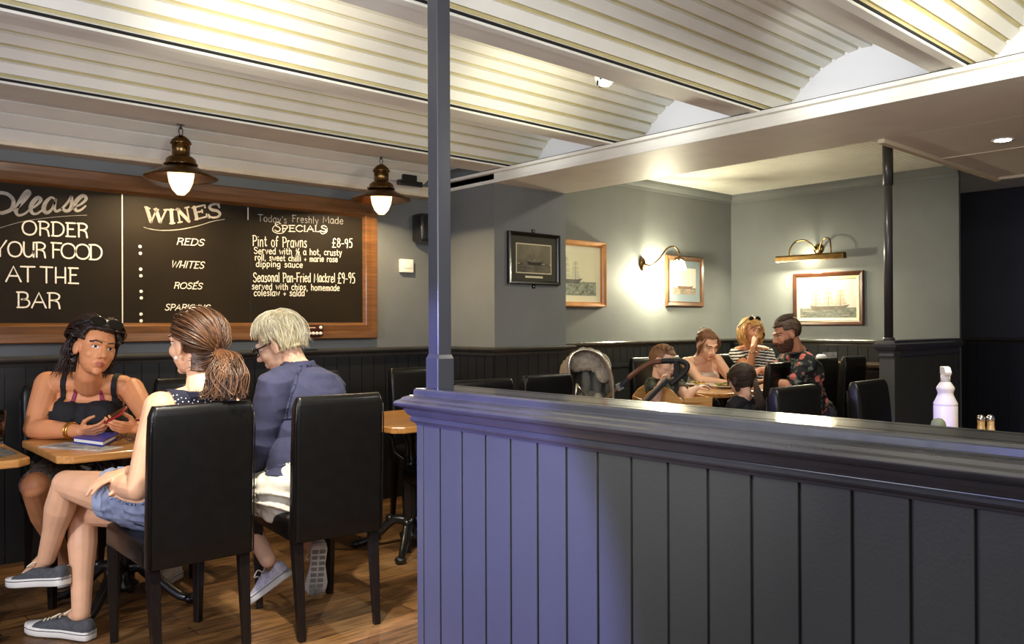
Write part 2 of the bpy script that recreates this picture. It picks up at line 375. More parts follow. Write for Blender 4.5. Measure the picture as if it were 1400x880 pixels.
# ---- near partition
PXF, PXB, PYE = 1.5, 1.655, 2.106
mb = MB(); pitch = .1066; y = PYE
first = onx(601.8, 700, 1.5).y
edges = [PYE, first]
while edges[-1] > -2.0: edges.append(edges[-1]-pitch)
for a, b in zip(edges, edges[1:]):
    g = .0036
    mb.box((PXF, b+g, 0), (PXF+.02, a-g if a != PYE else a, .985))
mb.box((PXF+.008, -2, 0), (PXB, PYE, .985))
mb.box((PXF-.004, PYE-.028, 0), (PXF+.03, PYE+.004, .97))
part = struct('wall_partition', mb, M_PANEL, bevel=.0015)
CAPP = [(0, .958), (.006, .958), (.008, .966), (.016, .968), (.020, .974), (.020, .980), (.016, .986), (.024, .990), (.030, 1.000), (.034, 1.010), (.044, 1.014), (.054, 1.019), (.058, 1.027), (.052, 1.034), (.042, 1.038), (.036, 1.045), (.022, 1.050), (.012, 1.052), (.011, 1.068), (.006, 1.073), (-.03, 1.073), (-.03, .958)]
mb = MB()
mb.sweep(CAPP, [(PXF, -2, 0), (PXF, PYE, 0), (PXB, PYE, 0), (PXB, -2, 0)], [(-1, 0, 0), (-1, 1, 0), (1, 1, 0), (1, 0, 0)])
mb.box((PXF+.02, -2, 1.0), (PXB-.02, PYE-.02, 1.073))
struct('trim_15', mb, M_CAP, bevel=.002)
# slender square post on the end of the partition
mb = MB(); x0, y0 = 1.535, 2.048
mb.box((x0, y0, 1.07), (x0+.052, y0+.052, 2.64)); mb.box((x0-.006, y0-.006, 1.07), (x0+.058, y0+.058, 1.165))
mb.bar((x0+.026, y0+.026, 1.165), (x0+.026, y0+.026, 1.18), .064, .064, w1=.052, h1=.052)
tag(mb.build('square_post', mat('post_paint', (60, 61, 66), .3, coat=.3), bevel=.003), 'slender square charcoal post rising from the end of the near panelled partition', 'post')
# ---- far low partition and round pole
mb = MB(); mb.box((6.5, 2.77, 0), (XA, 2.86, 1.05)); mb.box((6.49, 2.755, 0), (6.60, 2.875, 1.05))
struct('wall_low_partition', mb, M_PANEL, bevel=.003)
CAP2 = [(0, 1.0), (.012, 1.002), (.016, 1.015), (.01, 1.03), (.012, 1.05), (.03, 1.062), (.045, 1.085), (.048, 1.105), (.03, 1.115), (.026, 1.135), (-.03, 1.135), (-.03, 1.0)]
mb = MB(); mb.sweep(CAP2, [(XA, 2.77, 0), (6.49, 2.77, 0), (6.49, 2.86, 0), (XA, 2.86, 0)], [(0, -1, 0), (-1, -1, 0), (-1, 1, 0), (0, 1, 0)])
mb.box((6.5, 2.78, 1.0), (XA, 2.85, 1.135))
struct('trim_16', mb, M_CAP)
t = thing('round_pole', 'round dark metal pole standing on the far low partition', 'pole', (6.53, 2.815, 1.135))
MB().lathe([(0, .02), (.033, .02), (.033, 1.56), (0, 1.56)], n=24).build('shaft', mat('pole_paint', (52, 50, 52), .35, coat=.2), t)
MB().lathe([(0, 0), (.045, 0), (.045, .015), (.038, .022), (0, .022)], n=24).build('base_flange', mat('pole_paint', (52, 50, 52), .35), t)
MB().lathe([(.033, 1.22), (.04, 1.225), (.04, 1.555), (.033, 1.555)], n=24).build('sleeve', mat('pole_paint', (52, 50, 52), .35), t)
# ================================================================== chalkboard and lettering
YB = 5.062                                   # face of the writing surface
def wp(u, v, y=YB-.0015): return ony(u, v, y)
bx0, bx1, bz0, bz1 = .61, 3.235, 1.178, 2.152   # outer frame
ix0, ix1, iz0, iz1 = .745, 3.118, 1.284, 2.05   # writing surface
board = thing('chalkboard', 'long oak framed chalkboard menu on the left wall lettered WINES and SPECIALS', 'chalkboard', ((bx0+bx1)/2, YB, bz0))
MB().box((ix0-.01, YB, iz0-.01), (ix1+.01, YB+.01, iz1+.01)).build('writing_surface', M_BOARD, board, True)
FR = [(0, 0), (0, .034), (-.006, .04), (-.05, .036), (-.094, .04), (-.1, .034), (-.112, .012), (-.112, 0)]
def frame_mesh(x0, x1, z0, z1, y, prof, n=(0, -1, 0), ax=(1, 0, 0)):
    """mitred picture frame around outer rectangle; prof (inset, proud)"""
    ax = V(ax); n = V(n); mb = MB()
    def pt(a, z): return ax*a+V((0, 0, z))+V((0, y, 0)) if abs(n.y) > .5 else V((y, a, z))
    cs = [(x0, z0, 1, 1), (x1, z0, -1, 1), (x1, z1, -1, -1), (x0, z1, 1, -1)]
    K = len(prof); vs = []
    for a, z, sa, sz in cs:
        for i, p in prof: vs.append(pt(a+sa*abs(i), z+sz*abs(i))+n*p)
    fs = [(c*K+k, ((c+1) % 4)*K+k, ((c+1) % 4)*K+(k+1) % K, c*K+(k+1) % K) for c in range(4) for k in range(K)]
    return mb.add(vs, fs)
frame_mesh(bx0, bx1, bz0, bz1, YB+.012, FR).build('frame', M_FRAMEW, board, True)
MB().box((bx0+.05, YB+.010, bz0+.05), (bx1-.05, YW, bz1-.05)).build('backing', M_FRAMEW, board, True)
GL = {
'A': (4.4, 'l:0,0 2.2,6 4.4,0;l:.9,2.2 3.6,2.2'), 'B': (3.6, 'l:.3,0 .3,6;s:-.2,6 2,6 3,5.2 2.8,3.6 1.2,3.2;s:1.2,3.2 3,3 3.6,1.6 2.6,.2 -.1,0'),
'C': (4, 's:4,5 3,6 1.4,5.8 .1,4 .1,2 1.4,.2 3,0 4,1'), 'D': (4.4, 'l:.4,0 .4,6;s:-.2,6 2.4,6 4.2,4.4 4.2,1.8 2.6,.1 -.1,0'),
'E': (3.4, 'l:3.3,6 -.1,6;l:.5,6 .5,0;l:-.1,0 3.4,0;l:.5,3.3 2.6,3.3'), 'F': (3.3, 'l:.5,0 .5,6;l:-.1,6 3.4,6;l:.5,3.3 2.6,3.3'),
'G': (4.2, 's:4,5 3,6 1.4,5.8 .1,4 .1,2 1.4,.2 3,0 4,1.2 4,2.6;l:4.1,2.7 2.4,2.7'), 'H': (4, 'l:.3,0 .3,6;l:3.7,0 3.7,6;l:.3,2.2 3.7,2.2'),
'I': (1, 'l:.5,0 .5,6'), 'K': (3.8, 'l:.3,0 .3,6;l:3.6,6 .4,2.8 3.7,0'), 'L': (3, 'l:.3,6 .3,0 3,0'), 'M': (5, 'l:.2,0 .5,6 2.5,1.5 4.5,6 4.8,0'),
'N': (4.2, 'l:.3,0 .3,6 3.9,0 3.9,6'), 'O': (5, 's*:2.5,6 .7,5.2 0,3 .7,.8 2.5,0 4.3,.8 5,3 4.3,5.2'), 'P': (3.4, 'l:.4,0 .4,6;s:-.2,6 2,6 3.3,5 3.1,3.4 1.8,2.8 .4,2.8'),
'Q': (4.4, 's*:2.2,6 .6,5 0,3 .8,.8 2.2,0 3.6,.8 4.4,3 3.8,5;l:2.6,1.4 4.2,-1.2'), 'R': (3.8, 'l:.4,0 .4,6;s:-.2,6 2.2,6 3.5,5 3.1,3.6 1.8,3.1 .5,3.1;s:1.6,3.1 3,2.4 3.4,1.2 3.6,-.2'),
'S': (3.4, 's:3.2,5.1 2.2,6 .8,5.8 .2,4.6 1,3.4 2.4,2.8 3.2,1.6 2.6,.3 1.2,0 0,.9'), 'T': (4, 'l:-.1,6 4.1,6;l:2,6 2,0'), 'U': (4, 's:.2,6 .2,2 1,.3 2.4,.1 3.6,1.4 3.8,3;l:3.8,6 3.8,0'),
'W': (5.6, 'l:0,6 1.4,0 2.8,5.4 4.2,0 5.6,6'), 'Y': (4.4, 'l:0,6 2.1,2.8 4.4,6.4;l:2.1,2.8 2.1,0'),
'a': (3, 's:2.7,3.6 1.4,4.2 .2,2.8 .3,.7 1.4,0 2.6,1.2;l:2.7,4 2.7,1;s:2.7,1 2.8,.2 3.2,.1'), 'c': (2.7, 's:2.7,3.4 1.6,4.1 .3,3 .2,1.2 1.2,0 2.6,.6'),
'd': (3, 's:2.6,3.4 1.4,4.1 .2,2.8 .3,.7 1.4,0 2.6,1.2;l:2.7,6.2 2.7,0'), 'e': (2.9, 's:.3,2.2 2.6,2.3 2.4,3.7 1.3,4.1 .2,2.6 .5,.6 1.6,0 2.7,.7'),
'f': (2.2, 's:2.2,5.6 1.5,6.2 .9,5 .8,2.4 .8,0;l:0,3.6 1.9,3.6'), 'g': (3, 's:2.6,3.4 1.4,4.1 .2,2.8 .4,.9 1.4,.4 2.6,1.4;s:2.7,4 2.7,0 2.4,-1.6 1.2,-2 .2,-1.3'),
'h': (3, 'l:.3,6.2 .3,0;s:.3,2.6 1.2,4 2.3,3.8 2.6,2.4 2.6,0'), 'i': (1, 'l:.5,4 .5,0;l:.45,5.4 .6,5.6'), 'k': (2.8, 'l:.3,6 .3,0;l:2.4,4 .4,1.9 2.7,0'), 'l': (1, 'l:.5,6.2 .5,0'),
'm': (4.4, 'l:.3,4 .3,0;s:.3,2.6 1,4 2,3.8 2.2,2.4 2.2,0;s:2.2,2.6 3,4 3.9,3.8 4.1,2.4 4.1,0'), 'n': (3, 'l:.3,4 .3,0;s:.3,2.6 1.2,4 2.3,3.8 2.6,2.4 2.6,0'),
'o': (3, 's*:1.5,4.1 .3,3.2 .2,1.2 1.4,0 2.6,.8 2.8,2.8'), 'p': (3, 'l:.3,4 .3,-2;s:.3,2.6 1.2,4.1 2.5,3.4 2.7,1.4 1.6,0 .4,.8'), 'q': (3, 's:2.6,3.4 1.4,4.1 .2,2.8 .3,.7 1.4,0 2.6,1.2;l:2.7,4 2.7,-2'),
'r': (2.2, 'l:.3,4 .3,0;s:.3,2.4 .9,3.7 1.5,4.1 2.1,3.7'), 's': (2.4, 's:2.2,3.5 1.3,4.1 .4,3.4 .9,2.4 1.9,1.7 2.1,.6 1.1,0 .1,.5'), 't': (2.2, 's:.9,5.6 .9,1.2 1.4,.1 2.2,.4;l:0,3.8 2,3.8'),
'u': (3, 's:.3,4 .3,1.2 1,0 2,.3 2.7,1.6;l:2.7,4 2.7,0'), 'v': (2.8, 'l:.1,4 1.4,0 2.7,4'), 'w': (4, 'l:.1,4 1.1,.1 2,3.2 2.9,.1 3.9,4'), 'x': (2.6, 'l:.1,4 2.5,0;l:2.5,4 .1,0'), 'y': (2.9, 'l:.2,4 1.5,.6;l:2.8,4 .9,-2'),
"'": (.8, 'l:.5,6 .3,4.8'), ',': (1, 'l:.6,.3 .2,-1'), '.': (1, 'l:.45,.1 .55,.2'), '-': (2.2, 'l:.2,2.4 2,2.4'), '+': (2.6, 'l:.2,2 2.4,2;l:1.3,3.2 1.3,.6'), '£': (3.6, 's:3.4,5.2 2.4,6.1 1.3,5 1.4,2.6 1,.6 .2,0;l:.1,0 3.5,0;l:.2,2.9 2.8,2.9'),
'8': (3, 's*:1.5,6 .4,5 .9,3.7 2.3,2.7 2.8,1.2 1.5,0 .2,1.2 .8,2.7 2.2,3.7 2.6,5'), '9': (3, 's:2.6,4.6 1.8,6 .4,5.2 .4,3.6 1.6,3 2.6,4.4;s:2.6,5.2 2.6,2.6 2,0'), '5': (3, 'l:2.7,6 .6,6 .4,3.5;s:.4,3.5 1.6,3.8 2.7,2.4 2.2,.4 .2,.2'),
'½': (4.4, 'l:.5,3.4 .9,6.2 .9,3.2;l:.6,-.2 3.6,6.2;s:2.6,2 3.4,2.9 4,1.9 2.6,.1;l:2.6,0 4.3,0'), 'É': (3.4, 'l:3.3,6 -.1,6;l:.5,6 .5,0;l:-.1,0 3.4,0;l:.5,3.3 2.6,3.3;l:2,6.9 3.2,8'), ' ': (2.2, ''),
}
def ribbon(mb, pts, w, y, closed=False, n=None):
    """flat brush stroke of width w following pts (x,z) on the plane y"""
    K = len(pts)
    if K < 2: return
    ws = w if isinstance(w, (list, tuple)) else [w]*K
    L = []; R = []
    for i in range(K):
        a = pts[i-1] if (closed or i > 0) else pts[i]; b = pts[(i+1) % K] if (closed or i < K-1) else pts[i]
        d = b-a; d = V((d.x, 0, d.z))
        if d.length < 1e-9: d = V((1, 0, 0))
        d.normalize(); nr = V((-d.z, 0, d.x))
        L.append(pts[i]+nr*ws[i]/2); R.append(pts[i]-nr*ws[i]/2)
    rng = K if closed else K-1
    for i in range(rng):
        j = (i+1) % K
        vs = [L[i], R[i], R[j], L[j]]; vs += [p+V((0, -.0008, 0)) for p in vs]
        mb.add(vs, [(0, 1, 2, 3), (7, 6, 5, 4), (0, 4, 5, 1), (2, 6, 7, 3)])
    if not closed:
        for p, ww in ((pts[0], ws[0]), (pts[-1], ws[-1])):
            c = [p+V((math.cos(2*PI*k/10)*ww/2, -.0009, math.sin(2*PI*k/10)*ww/2)) for k in range(10)]
            mb.add(c, [tuple(range(10))])
def glyph_strokes(ch):
    w, s = GL[ch]; out = []
    for st in filter(None, s.split(';')):
        k, pp = st.split(':'); pts = [V((float(a.split(',')[0]), 0, float(a.split(',')[1]))) for a in pp.split()]
        if k[0] == 's': out.append((smooth_path(pts, 6, closed=k == 's*'), k == 's*'))
        else: out.append((pts, False))
    return w, out
def write(txt, a, b, h, w, m=None, slant=0, name='lettering', jit=.0, gap=1.0, big=None, serif=False):
    """writes txt between pixels a and b (baseline ends on the board), h = cap height in metres"""
    A = wp(*a); B = wp(*b); mb = MB(); rnd = random.Random(hash(txt) % 999 if False else sum(map(ord, txt)))
    tot = sum(GL[c][0] for c in txt)+gap*(len(txt)-1); ex = (B-A)/tot; x = 0; sc = h/6
    for i, c in enumerate(txt):
        gw, sts = glyph_strokes(c); dz = (rnd.random()-.5)*jit; k = 1.5 if (big and i in big) else 1
        for pts, cl in sts:
            q = [A+ex*(x+p.x)+V((slant*p.z*sc, 0, (p.z*k+dz)*sc)) for p in pts]
            ribbon(mb, q, w, 0, cl)
            if serif and not cl:
                for e in (q[0], q[-1]): ribbon(mb, [e-V((w*.9, 0, 0)), e+V((w*.9, 0, 0))], w*.45, 0)
        x += gw+gap
    return mb.build(name, m or M_CHALK, board, True)
def m_px(u, px): return px*(wp(u, 400)-CAMP).dot(FWD)/FPX
S = .0085
write('ORDER', (30.7, 320.5), (119.7, 324), m_px(75, 18.5), S, name='lettering')
write('YOUR', (-8, 350), (62.4, 351.5), m_px(30, 20), S, gap=.6)
write('FOOD', (70.6, 352), (139, 355), m_px(100, 20), S, gap=.1)
write('AT', (8.2, 384.5), (47, 385), m_px(30, 20.5), S, gap=.1)
write('THE', (55.6, 386), (107, 387.3), m_px(80, 21), S)
write('BAR', (24, 420), (82.4, 421), m_px(50, 20.5), S, gap=.7)
S = .0052
write('REDS', (241.4, 334), (278, 335.7), m_px(260, 8.6), S, slant=.3)
write('WHITES', (233.6, 365.3), (278, 366.8), m_px(260, 9), S, slant=.3)
write('ROSÉS', (237.7, 394), (275.5, 395), m_px(260, 8), S, slant=.3)
write('SPARKLING', (225.4, 423.8), (286, 424.5), m_px(260, 8), S, slant=.3)
for q in ((56, 376), (58, 421), (60, 527), (61, 571), (63, 675), (64, 719), (62, 827), (63, 872)):
    c = wp(180+q[0]/4.889, 260+q[1]/4.889)
    MB().add([c+V((math.cos(2*PI*k/16)*.0095, -.0006, math.sin(2*PI*k/16)*.0095)) for k in range(16)], [tuple(range(16))]).build('dot', M_CHALK, board, True)
def traced(name, strokes, ox, oy, sc, m, w=None):
    mb = MB()
    for st in strokes:
        kind, ww, pp = st
        pts = [wp(ox+a/sc, oy+b/sc) for a, b in pp]
        if kind == 's': pts = smooth_path(pts, 8)
        if isinstance(ww, tuple):
            K = len(pts); ws = [ww[0]+(ww[1]-ww[0])*(.5-.5*math.cos(2*PI*i/max(1, K-1))) for i in range(K)]
        else: ws = ww
        ribbon(mb, pts, ws, 0)
    return mb.build(name, m, board, True)
T = (.010, .022)
traced('script_lettering', [
 ('s', .02, [(-45, 75), (-52, 150), (-60, 205)]), ('s', .019, [(-60, 80), (0, 66), (55, 78), (90, 120), (75, 175), (20, 200), (-5, 198)]),
 ('s', T, [(92, 185), (125, 160), (170, 110), (196, 72), (184, 56), (155, 88), (122, 145), (106, 190), (125, 216), (165, 205), (198, 178)]),
 ('s', T, [(198, 178), (240, 152), (272, 117), (256, 98), (226, 122), (204, 166), (216, 201), (246, 205), (288, 178)]),
 ('s', T, [(372, 112), (342, 97), (306, 130), (292, 175), (312, 199), (346, 176), (370, 120)]), ('s', .014, [(372, 112), (364, 165), (376, 190), (412, 174)]),
 ('s', .012, [(412, 174), (450, 132), (476, 90)]), ('s', .017, [(476, 92), (480, 130), (470, 174), (442, 188), (424, 178)]), ('s', .011, [(470, 178), (500, 164)]),
 ('s', T, [(500, 160), (540, 142), (576, 107), (556, 85), (520, 110), (498, 150), (510, 185), (540, 180), (572, 154)])], 0, 250, 4.889, M_CHALKG)
traced('underline', [('s', .003, [(-60, 318), (0, 300), (150, 258), (300, 235), (450, 221), (580, 215)])], 0, 250, 4.889, M_CHALKG)
B = .021; b = .010
traced('serif_lettering', [
 ('l', B, [(100, 118), (128, 208)]), ('l', b, [(130, 212), (166, 130)]), ('l', B, [(162, 128), (190, 210)]), ('l', b, [(192, 214), (230, 132)]), ('l', b, [(88, 112), (120, 122)]), ('l', b, [(150, 126), (178, 130)]), ('l', b, [(216, 131), (246, 129)]),
 ('l', B, [(264, 132), (270, 218)]), ('l', b, [(250, 132), (280, 130)]), ('l', b, [(256, 222), (286, 219)]),
 ('l', b, [(308, 128), (322, 212)]), ('l', B, [(308, 128), (382, 206)]), ('l', b, [(368, 116), (384, 206)]), ('l', b, [(296, 130), (318, 126)]), ('l', b, [(356, 118), (382, 112)]), ('l', b, [(310, 216), (336, 211)]),
 ('l', B, [(418, 114), (436, 190)]), ('l', b, [(404, 118), (488, 98)]), ('l', b, [(426, 150), (470, 140)]), ('l', b, [(424, 196), (502, 176)]), ('l', b, [(488, 98), (490, 116)]), ('l', b, [(500, 160), (502, 178)]), ('l', b, [(470, 132), (472, 148)]),
 ('s', (.011, .019), [(584, 112), (570, 94), (538, 96), (520, 112), (536, 130), (572, 138), (590, 158), (574, 178), (538, 182), (516, 170)]), ('l', b, [(582, 92), (586, 116)]), ('l', b, [(514, 162), (518, 184)])],
 180, 260, 4.889, M_CHALKG)
traced('underline', [('s', (.003, .006), [(80, 246), (120, 258), (200, 268), (320, 262), (440, 238), (540, 208), (620, 194)])], 180, 260, 4.889, M_CHALKG)
S = .0045
M_CHALKD = mat('chalk_faint', (150, 146, 140), .9, var=.2, vscale=60)
write("Today's", (352.7, 302), (391.9, 305.3), m_px(370, 9), S, M_CHALKD)
write('Freshly', (399.5, 303), (435, 306), m_px(415, 9), S, M_CHALKD)
write('Made', (441.6, 304.4), (469, 306.3), m_px(455, 9), S, M_CHALKD)
write('SPECIALS', (376, 316.2), (446, 316.5), m_px(410, 8.2), .0065, M_CHALK, serif=True, big=(0,))
traced('flourish', [('s', .005, [(300, 180), (262, 205), (258, 240), (300, 262), (350, 258), (380, 225)])], 335, 280, 6.77, M_CHALK)
traced('flourish', [('s', .005, [(690, 240), (715, 268), (755, 250), (760, 215)])], 335, 280, 6.77, M_CHALK)
S = .0058; J = .5
write('Pint of Prawns', (345.6, 336.2), (419.2, 338.2), m_px(380, 13.5), S, jit=J)
write('£8-95', (453.9, 337.6), (481.7, 338.6), m_px(468, 12), S, jit=J)
write('Served with ½ a hot, crusty', (347.5, 346.7), (467, 349.2), m_px(400, 8.2), S*.9, jit=J)
write('roll, sweet chilli + marie rose', (348.6, 355.6), (461.3, 358), m_px(400, 7.6), S*.9, jit=J)
write('dipping sauce', (350.2, 364.4), (413.6, 365.6), m_px(400, 7.6), S*.9, jit=J)
write('Seasonal Pan-Fried Mackrel', (346.4, 384.9), (457.9, 385.6), m_px(400, 12), S, jit=J)
write('£9-95', (461.7, 386.6), (485.2, 387), m_px(470, 14), S, jit=J)
write('served with chips, homemade', (344.6, 395.2), (464, 397.4), m_px(400, 8.2), S*.9, jit=J)
write('coleslaw + salad', (347.3, 404), (416.2, 404.6), m_px(400, 8.2), S*.9, jit=J)
ribbon_mb = MB()
for u, v0, v1, w in ((167, 266, 441, .006), (339, 284, 300, .005)):
    ribbon_mb = MB(); a = wp(u, v0); c = wp(u, v1); ribbon(ribbon_mb, [a, V((a.x, a.y, c.z))], w, 0)
    ribbon_mb.build('divider_line', M_CHALK, board, True)
MB().box((2.285, YB-.001, iz0), (2.291, YB, iz1)).build('panel_joint', M_GAP, board, True)
# little dark controller with a row of white knobs, fixed on the lower frame
a = wp(401, 460, 5.01); c = wp(441, 443.5, 5.01)
t = thing('control_box', 'small dark red box with white knobs on the lower edge of the chalkboard frame', 'control box', ((a.x+c.x)/2, 5.02, a.z))
MB().box((a.x, 5.0, a.z), (c.x, 5.046, c.z), bev=.004).build('case', mat('dark_red', (58, 26, 18), .3), t, True)
MB().box((a.x+.02, 4.997, a.z+.055), (c.x-.06, 5.0, a.z+.062)).build('tuning_strip', mat('pale_strip', (210, 180, 150), .5), t, True)
for i in range(6):
    k = MB().lathe([(0, -.012), (.009, -.012), (.011, 0)], n=14, M=Matrix.Rotation(-PI/2, 4, 'X')).build('knob', M_CHALK, t, True)
    k.location = (c.x-.022-i*.027, 5.0, a.z+.02)
MB().ball((c.x-.022, 4.994, c.z-.02), (.012, .008, .012)).build('dial', M_CHALK, t, True)
# ================================================================== pendant lamps
M_GLOW = bpy.data.materials.new('frosted_lamp_glass'); M_GLOW.use_nodes = True
_n = M_GLOW.node_tree; _n.nodes.clear(); _o = _n.nodes.new('ShaderNodeOutputMaterial'); _m = _n.nodes.new('ShaderNodeMixShader'); _t = _n.nodes.new('ShaderNodeBsdfTransparent'); _e = _n.nodes.new('ShaderNodeEmission')
_e.inputs[0].default_value = lin((255, 222, 158)); _e.inputs[1].default_value = 4.5; _m.inputs[0].default_value = .55
_n.links.new(_t.outputs[0], _m.inputs[1]); _n.links.new(_e.outputs[0], _m.inputs[2]); _n.links.new(_m.outputs[0], _o.inputs[0])
def pendant(px, label):
    top = ony(px[0], px[1], 4.62); tip = ony(px[0], px[2], 4.62); z0 = tip.z
    t = thing('pendant_lamp', label, 'lamp', (tip.x, 4.62, z0), 0, "fisherman's pendants over the wall tables")
    H = top.z-z0
    GLB = [(0, 0), (.02, .003), (.045, .03), (.062, .07), (.069, .11), (.07, .135)]
    MB().lathe(GLB, n=36).build('glass_bulb_cover', M_GLOW, t)
    MB().lathe([(.07, .128), (.078, .130), (.19, .098), (.196, .094), (.196, .099), (.19, .106), (.10, .150), (.085, .165), (.06, .17)], n=48, mi=0).build('shade', M_BRASS, t)
    MB().lathe([(.072, .126), (.186, .0965), (.186, .098), (.08, .131)], n=48).build('shade_lining', M_BRASSIN, t)
    MB().lathe([(.06, .165), (.088, .168), (.09, .172), (.082, .18), (.078, .2), (.06, .215), (.05, .218), (.048, .222), (.048, .283), (.055, .285), (.057, .29), (.05, .305), (.03, .325), (.012, .335), (0, .338)], n=36).build('cap', M_BRASS, t)
    for k in range(3):
        q = V((math.cos(k*2.1+.4), math.sin(k*2.1+.4), 0))*.088
        MB().ball((q.x, q.y, .176), .007).build('thumb_screw', M_BRASS, t)
    z = .335; i = 0
    while z < H-.02:
        c = V((0, 0, z+.021)); pts = []
        for k in range(14):
            an = 2*PI*k/14; r = V((math.cos(an)*.011, 0, math.sin(an)*.023))
            if i % 2: r = V((0, r.x, r.z))
            pts.append(c+r)
        MB().tube(pts, .0028, n=6, closed=True).build('chain_link', M_IRON, t); z += .035; i += 1
    MB().lathe([(0, H-.012), (.02, H-.012), (.03, H), (0, H)], n=20).build('ceiling_rose', M_IRON, t)
    pl = lamp('pendant_light', 'POINT', (0, 0, .15), 120, (1, .78, .47), shadow_soft_size=.022); pl.parent = t
pendant((247.5, 168, 267), 'brass fisherman pendant hanging in front of the board above the word WINES')
pendant((521.5, 210, 293.5), "brass fisherman pendant near the square post, right of the chalkboard's corner")
# ================================================================== things on the walls
a = ony(545, 354, YW); c = ony(562, 373, YW)
t = thing('wall_switch', 'small cream square switch box on the grey wall right of the chalkboard', 'switch', ((a.x+c.x)/2, YW, c.z))
MB().box((a.x, YW-.035, c.z), (c.x, YW, a.z), bev=.004).build('case', M_CEIL, t, True)
MB().box((a.x+.02, YW-.039, c.z+.03), (c.x-.02, YW-.034, a.z-.03), bev=.002).build('cover_plate', M_CEIL, t, True)
a = ony(574, 291, 4.95); c = ony(600, 332, 4.95)
t = thing('wall_speaker', 'black loudspeaker high on the grey wall half hidden by the square post', 'speaker', ((a.x+c.x)/2, YW, c.z))
MB().box((a.x, 4.93, c.z), (c.x, 5.06, a.z), bev=.02).build('cabinet', M_IRON, t, True)
MB().box((a.x+.02, 4.924, c.z+.02), (c.x-.02, 4.932, a.z-.02), bev=.004).build('grille', mat('grille', (14, 14, 15), .8), t, True)
MB().box((a.x+.05, 5.05, c.z+.07), (c.x-.05, YW, a.z-.07)).build('bracket', M_IRON, t, True)
a = ony(545, 249, 4.82); c = ony(577, 257, 4.82)
t = thing('track_rail', 'short black track fixed to the boards above the second pendant lamp', 'track', ((a.x+c.x)/2, 4.96, c.z))
MB().box((a.x, 4.81, 2.262), (c.x, 4.845, 2.298), bev=.003).box(((a.x+c.x)/2-.06, 4.825, 2.295), ((a.x+c.x)/2+.06, 4.84, 2.345)).build('housing', M_IRON, t, True)
MB().box((a.x+.015, 4.808, 2.272), (c.x-.015, 4.812, 2.284)).build('slot', M_GAP, t, True)
# pictures --------------------------------------------------------
def ship_picture(x0, x1, z0, z1, y, seed, sky, sea, ship, axis='y', style='storm'):
    """a small painting of a sailing ship built as thin relief on its sheet"""
    mb = MB(); w = x1-x0; h = z1-z0; sgn = -1
    def q(a, b, d):
        A = x0+a*w; Z = z0+b*h
        return V((A, y-d, Z)) if axis == 'y' else V((y-d, x1-a*w, Z))
    def poly(pp, mi, d=.001): mb.add([q(a, b, d) for a, b in pp], [tuple(range(len(pp)))], mi)
    hz = .32 if style != 'clipper' else .26
    poly([(0, hz), (1, hz), (1, 1), (0, 1)], 0, .0004)
    r = random.Random(seed); pts = [(i/14, hz+(r.random()-.5)*(.10 if style == 'storm' else .015)) for i in range(15)]
    poly([(0, 0), (1, 0)]+pts[::-1], 1, .0008)
    cx = .5 if style != 'engraving' else .30
    k_ = 1.0 if style == 'storm' else 1.6
    hull = [(cx-.2*k_, hz+.07), (cx-.17*k_, hz-.05), (cx+.18*k_, hz-.05), (cx+.24*k_, hz+.08), (cx+.15*k_, hz+.05), (cx-.1*k_, hz+.05)]
    poly(hull, 2, .0012)
    for k, mx in enumerate((cx-.13*k_, cx+.01, cx+.14*k_)):
        th = (.52, .60, .48)[k]*(.6 if style == 'storm' else 1)
        poly([(mx-.005, hz), (mx+.005, hz), (mx+.003, hz+th), (mx-.003, hz+th)], 2, .0014)
        if style != 'storm':
            for j in range(4):
                b0 = hz+.07+j*th*.21; ww = .115*(1-j*.15)
                poly([(mx-ww, b0), (mx+ww*.9, b0+.01), (mx+ww*.75, b0+th*.18), (mx-ww*.7, b0+th*.17)], 3, .0013)
        else:
            poly([(mx-.05, hz+.08), (mx+.04, hz+.1), (mx+.0, hz+.22)], 3, .0013)
    poly([(cx+.2, hz+.06), (cx+.37, hz+.13), (cx+.205, hz+.07)], 2, .0013)
    if style != 'storm':
        poly([(cx+.18, hz+.08), (cx+.34, hz+.12), (cx+.15, hz+.34)], 3, .0012)
    for k in range(9):
        a = r.random(); b = r.random()*hz*.85; l = .08+.1*r.random()
        poly([(a-l/2, b), (a, b-.008), (min(1, a+l/2), b+.004), (a, b+.012)], 3 if k % 2 else 2, .0013)
    return mb, [sky, sea, ship[0], ship[1]]
